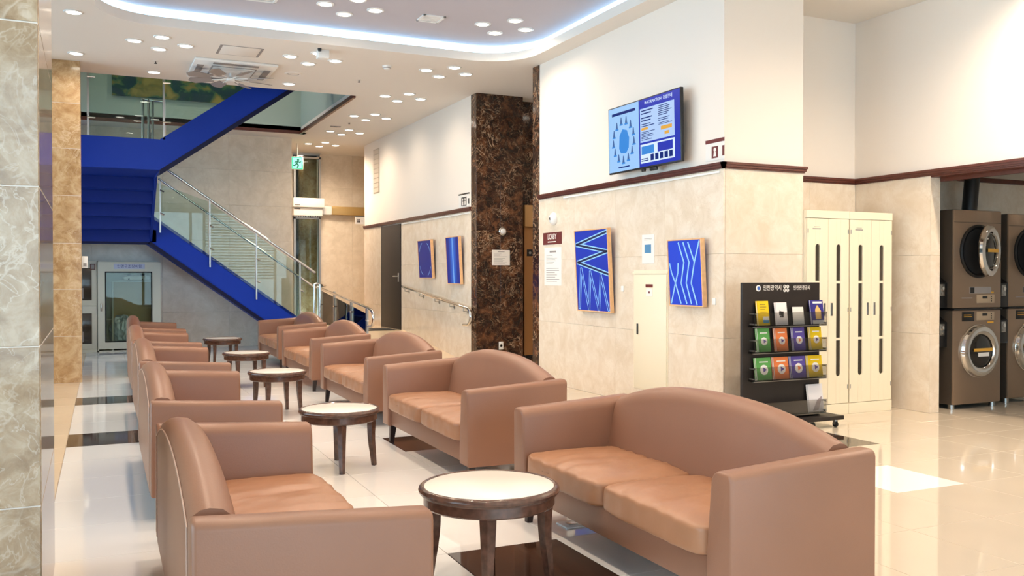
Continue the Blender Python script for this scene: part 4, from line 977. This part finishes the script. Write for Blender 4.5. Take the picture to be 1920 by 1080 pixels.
# lift surround in the recess
t = thing('lift_call_panel', 'bronze lift panel with black button plate beside the marble edge', 'panel', (5.98, 12.15, 0))
B().box(5.86, 12.10, .12, 6.06, 12.196, 2.04, .004).build('jamb', M_BRONZE, t); B().box(5.85, 12.06, 2.04, 6.12, 12.196, 2.36, .006).build('head_box', mat('bronze_pale', (206, 164, 110), .35, .2), t)
B().box(5.99, 12.05, 2.08, 6.08, 12.061, 2.19).build('display', M_BLACK, t, False); B().box(5.90, 12.092, 1.60, 6.0, 12.101, 1.70, .002).build('button_plate', M_BLACK, t); B().lathe([(0, 0), (.02, 0), (.02, .006), (0, .006)], 16, (5.95, 12.092, 1.65), 'y').build('button', M_STEEL, t)

# ================================================================== UPPER FLOOR MAP
m, nt, p_ = new_mat('relief_map'); N, L = nt.nodes, nt.links
tc = N.new('ShaderNodeTexCoord'); n1 = N.new('ShaderNodeTexNoise'); n1.inputs['Scale'].default_value = 3.2; n1.inputs['Detail'].default_value = 8; n1.inputs['Distortion'].default_value = .6; L.new(tc.outputs['Object'], n1.inputs['Vector'])
cr = N.new('ShaderNodeValToRGB'); e = cr.color_ramp.elements; e[0].position = .40; e[0].color = lin(14, 58, 74); e[1].position = .64; e[1].color = lin(160, 146, 78)
for pos, c in ((.49, (16, 66, 66)), (.52, (70, 112, 78)), (.57, (128, 118, 62))): k_ = e.new(pos); k_.color = lin(*c)
L.new(n1.outputs['Fac'], cr.inputs[0]); L.new(cr.outputs[0], p_.inputs['Base Color']); bp = N.new('ShaderNodeBump'); bp.inputs['Strength'].default_value = .8; L.new(n1.outputs['Fac'], bp.inputs['Height']); L.new(bp.outputs[0], p_.inputs['Normal'])
t = thing('relief_map', 'large green and yellow relief map on the upper stairwell wall', 'map', matrix=wallY(16.545, 1.5, 4.33)); rect(B(), -1.16, 0, 1.3, 1.3, 0, .04, .004).build('panel', m, t)

# ================================================================== CEILING ITEMS
def downlight(x, y, z, label, group, power=1.0, lit=True):
    t = thing('downlight', label, 'downlight', (x, y, z), group)
    t2 = mesh_obj('trim_ring', DLM[0], t); t3 = mesh_obj('lens', DLM[1], t)
    if lit:
        l = bpy.data.lights.new('downlight_lamp', 'SPOT'); l.energy = DL_POWER*power; l.color = WARM; l.spot_size = R(160); l.spot_blend = 1.0; l.shadow_soft_size = .06
        o = bpy.data.objects.new('downlight_lamp', l); COL.objects.link(o); o.parent = t; o.location = (0, 0, -.03)
    return t
q = B().lathe([(.066, -.006), (.075, -.012), (.092, -.006), (.094, 0), (.066, 0), (.066, -.006)], 28); me1 = bpy.data.meshes.new('ring'); q.bm.to_mesh(me1); q.bm.free(); me1.materials.append(M_WHITE); me1.shade_smooth()
q = B().lathe([(0, -.007), (.067, -.007), (.067, -.002), (0, -.002)], 28); me2 = bpy.data.meshes.new('lens'); q.bm.to_mesh(me2); q.bm.free(); me2.materials.append(M_LENS)
DLM = (me1, me2)
def cluster(x, y, z, where, power=1.0):
    for dx, dy, w in ((-.27, 0, 'left'), (0, -.285, 'near'), (.27, 0, 'right'), (.005, .28, 'far')):
        downlight(x+dx, y+dy, z, w+' downlight of the cluster of four '+where, 'downlights '+where, power)
cluster(.725, 10.88, CZ, 'nearest the rear column')
cluster(2.44, 10.87, CZ, 'beside the ceiling camera')
cluster(4.15, 10.87, CZ, 'in front of the marble pier')
cluster(4.16, 12.67, CZ, 'beside the stair opening', .55)
cluster(4.18, 14.45, CZ, 'second along the far wall', .5)
cluster(4.20, 16.15, CZ, 'third along the far wall', 1.1)
cluster(4.18, 17.85, CZ, 'before the glazed entrance', 3.5)
downlight(.752, 12.45, CZ, 'single round downlight at the stair opening edge near the column', 'single downlights')
downlight(2.461, 12.43, CZ, 'single round downlight at the stair opening edge near the blue flight', 'single downlights')
for y in (11.79, 9.965): downlight(-.14, y, CZ, 'single round downlight near the column, '+('close to its top' if y > 11 else 'in the picture corner'), 'single downlights')
CO = 4.15
cluster(2.51, 9.4, CO, 'in the raised coffer middle'); cluster(4.30, 9.4, CO, 'in the raised coffer corner beside the wall')
for yy in (7.6, 5.8, 4.0, 2.2):
    for xx in (.72, 2.3, 3.8): downlight(xx, yy, CO, 'recessed downlight overhead in the coffer', 'overhead downlights', 1.7 if xx > 3 else 4.6 if xx < 1 else 3.3)
downlight(.72, 9.4, CO, 'recessed downlight in the far corner of the coffer', 'overhead downlights', 4.)
for (xx, yy) in ((5.6, 4.9), (6.8, 4.6), (6.8, 3.0), (6.6, .8), (2.5, -.2), (4.3, -.2), (.7, -.2), (2.5, -2.2), (5.2, -2.2)): downlight(xx, yy, CZ, 'recessed downlight of the ceiling behind the camera', 'rear downlights', 11. if xx > 6.6 else 4. if xx == 5.6 else 3.)
for (xx, yy) in ((.6, 14.2), (2.2, 15.4)): downlight(xx, yy, 6.7, 'added downlight high over the stairwell', 'added stairwell downlights', 6.)  # unseen upper-floor lamps, added to lighten the dim stairwell
downlight(9.6, 5.2, 2.4, 'round downlight of the laundry room', 'laundry downlights', .4); downlight(8.4, 4.2, 2.4, 'round downlight of the laundry room', 'laundry downlights', .4)
downlight(4.2, 20.0, 3.94, 'added downlight of the vestibule', 'added vestibule downlights', 2.)  # unseen lamp added to brighten the space behind the entrance glass
downlight(6.5, 11.0, CZ, 'round downlight in the lift recess', 'lift recess downlights', 1.2)
# air conditioner with its wind-turner fan
ac = thing('ceiling_air_conditioner', 'white ceiling cassette air conditioner above the turning fan', 'air conditioner', (1.62, 11.88, CZ))
B().box(1.14, 11.36, CZ-.035, 2.12, 12.42, CZ, .012).build('panel', M_WHITE, ac); B().box(1.36, 11.6, CZ-.04, 1.90, 12.18, CZ-.034, .003).build('grille_frame', M_GREYINK, ac)
for k in range(14): B().box(1.38, 11.62+k*.04, CZ-.05, 1.88, 11.645+k*.04, CZ-.038).build('grille_slat', M_WHITE, ac, False)
for (x0, y0, x1, y1) in ((1.19, 11.6, 1.27, 12.18), (1.99, 11.6, 2.07, 12.18), (1.36, 11.41, 1.9, 11.49), (1.36, 12.29, 1.9, 12.37)): B().box(x0, y0, CZ-.042, x1, y1, CZ-.034, .003).build('outlet_flap', M_GREYINK, ac, False)
fn = thing('ceiling_fan', 'small fan with grey paddle blades hanging under the air conditioner', 'fan', (1.62, 11.88, CZ-.15))
B().cyl((1.62, 11.88, CZ-.05), (1.62, 11.88, CZ-.10), .012, 10).lathe([(0, 0), (.05, 0), (.055, .03), (.03, .05), (0, .05)], 20, (1.62, 11.88, CZ-.15)).build('hub', M_WHITE, fn)
M_BLADE = mat('blade_grey', (150, 140, 134), .4)
for k in range(8):
    a = 2*math.pi*k/8+.25; mt = Matrix.Translation((1.62, 11.88, CZ-.125)) @ Matrix.Rotation(a, 4, 'Z') @ Matrix.Rotation(R(14), 4, 'X')
    bl = B().prism([(.24, -.05), (.50, -.075), (.56, 0), (.50, .075), (.24, .05)], 'z', -.004, .004, mtx=mt).build('blade', M_BLADE, fn, False)
    B().tube([mt @ Vector((.04, 0, 0)), mt @ Vector((.26, 0, 0))], .007, 6).build('blade_arm', M_WHITE, bl)
hp = thing('access_panel', 'flush ceiling access panel with dark slot ends', 'panel', (1.58, 10.88, CZ))
B().box(1.37, 10.66, CZ-.004, 1.80, 11.09, CZ, .001).build('lid', M_CEIL, hp)
for x in (1.345, 1.80): B().box(x, 10.66, CZ-.005, x+.028, 11.09, CZ).build('slot', M_GREYINK, hp, False)
b = B(); b.box(1.372, 10.656, CZ-.005, 1.80, 10.662, CZ).box(1.372, 11.088, CZ-.005, 1.80, 11.094, CZ); b.build('seam', M_GREYINK, hp, False)
cm = thing('ceiling_camera', 'small white security camera on a ceiling block', 'camera', (2.45, 10.42, CZ)); B().box(2.39, 10.38, CZ-.10, 2.52, 10.50, CZ, .01).build('block', M_WHITE, cm); B().lathe([(0, 0), (.02, 0), (.024, .03), (0, .03)], 14, (2.40, 10.36, CZ-.03)).build('lens', M_BLACK, cm)
sd = thing('smoke_detector', 'white round smoke detector between the downlight clusters', 'detector', (3.36, 10.87, CZ)); B().lathe([(0, -.045), (.03, -.045), (.045, -.03), (.055, -.012), (.06, 0), (0, 0)], 24, (3.36, 10.87, CZ)).build('body', M_WHITE, sd); B().lathe([(.046, -.03), (.05, -.03), (.05, -.024), (.046, -.024)], 24, (3.36, 10.87, CZ)).build('vent_ring', M_GREYINK, sd)
df = thing('air_diffuser', 'round flush ceiling diffuser beside the fan', 'diffuser', (2.39, 11.79, CZ)); B().lathe([(0, -.008), (.06, -.008), (.07, -.003), (.085, -.012), (.105, -.012), (.115, 0), (0, 0)], 28, (2.39, 11.79, CZ)).build('plate', M_CEIL, df); B().lathe([(.067, -.004), (.083, -.004), (.083, -.0065), (.067, -.0065), (.067, -.004)], 28, (2.39, 11.79, CZ)).build('gap_ring', M_GREYINK, df)
for k, (x, y, lb) in enumerate(((.733, 11.82, 'tiny dark sprinkler head near the rear column'), (3.26, 11.8, 'tiny dark sprinkler head near the stair opening'), (4.0, 15.1, 'tiny dark sprinkler head along the far wall'))):
    sp = thing('sprinkler', lb, 'sprinkler', (x, y, CZ)); B().lathe([(0, -.03), (.018, -.03), (.018, -.026), (.006, -.02), (.006, 0), (0, 0)], 12, (x, y, CZ)).build('head', M_INK, sp); B().lathe([(.006, -.004), (.03, -.004), (.03, 0), (.006, 0)], 14, (x, y, CZ)).build('plate', M_CEIL, sp)
def vent(x, y, z, s, label):
    t = thing('ceiling_vent', label, 'vent', (x, y, z))
    for (x0, y0, x1, y1) in ((-s, -s, s, -s+.03), (-s, s-.03, s, s), (-s, -s, -s+.03, s), (s-.03, -s, s, s)): B().box(x+x0, y+y0, z-.014, x+x1, y+y1, z, .003).build('frame_bar', M_WHITE, t, False)
    for k in range(5): B().box(x-s+.03, y-s+.05+k*(2*s-.08)/5, z-.008, x+s-.03, y-s+.075+k*(2*s-.08)/5, z-.001).build('slat', M_WHITE, t, False)
vent(3.42, 9.43, CO, .13, 'square white vent in the raised coffer'); vent(1.6, 9.42, CO, .16, 'square white vent in the coffer cut by the picture top')
sp = thing('linear_sensor', 'small dark bar sensor on the ceiling along the far wall', 'sensor', (3.9, 15.6, CZ)); B().box(3.8, 15.58, CZ-.012, 3.98, 15.62, CZ, .003).build('bar', M_GREYINK, sp); B().box(3.86, 15.585, CZ-.016, 3.92, 15.615, CZ-.011).build('eye', M_BLACK, sp)
# blind over one rear window
bl = thing('venetian_blind', 'white horizontal slat blind on the rear window', 'blind', (5.35, -4.85, 0))
B().box(4.05, -4.9, 3.6, 6.65, -4.82, 3.68).build('head_rail', M_WHITE, bl, False)
for k in range(22): B().box(4.05, -4.9, 1.2+k*.11, 6.65, -4.83, 1.25+k*.11).build('slat', M_WHITE, bl, False)
t = thing('floor_socket', 'small pale floor socket plate under the front of the near sofa', 'socket', (2.27, 4.12, 0))
B().box(2.21, 4.06, 0, 2.33, 4.18, .008, .002).build('plate', M_WHITE, t); B().box(2.245, 4.095, .008, 2.295, 4.145, .011, .001).build('lid', M_STEEL, t)
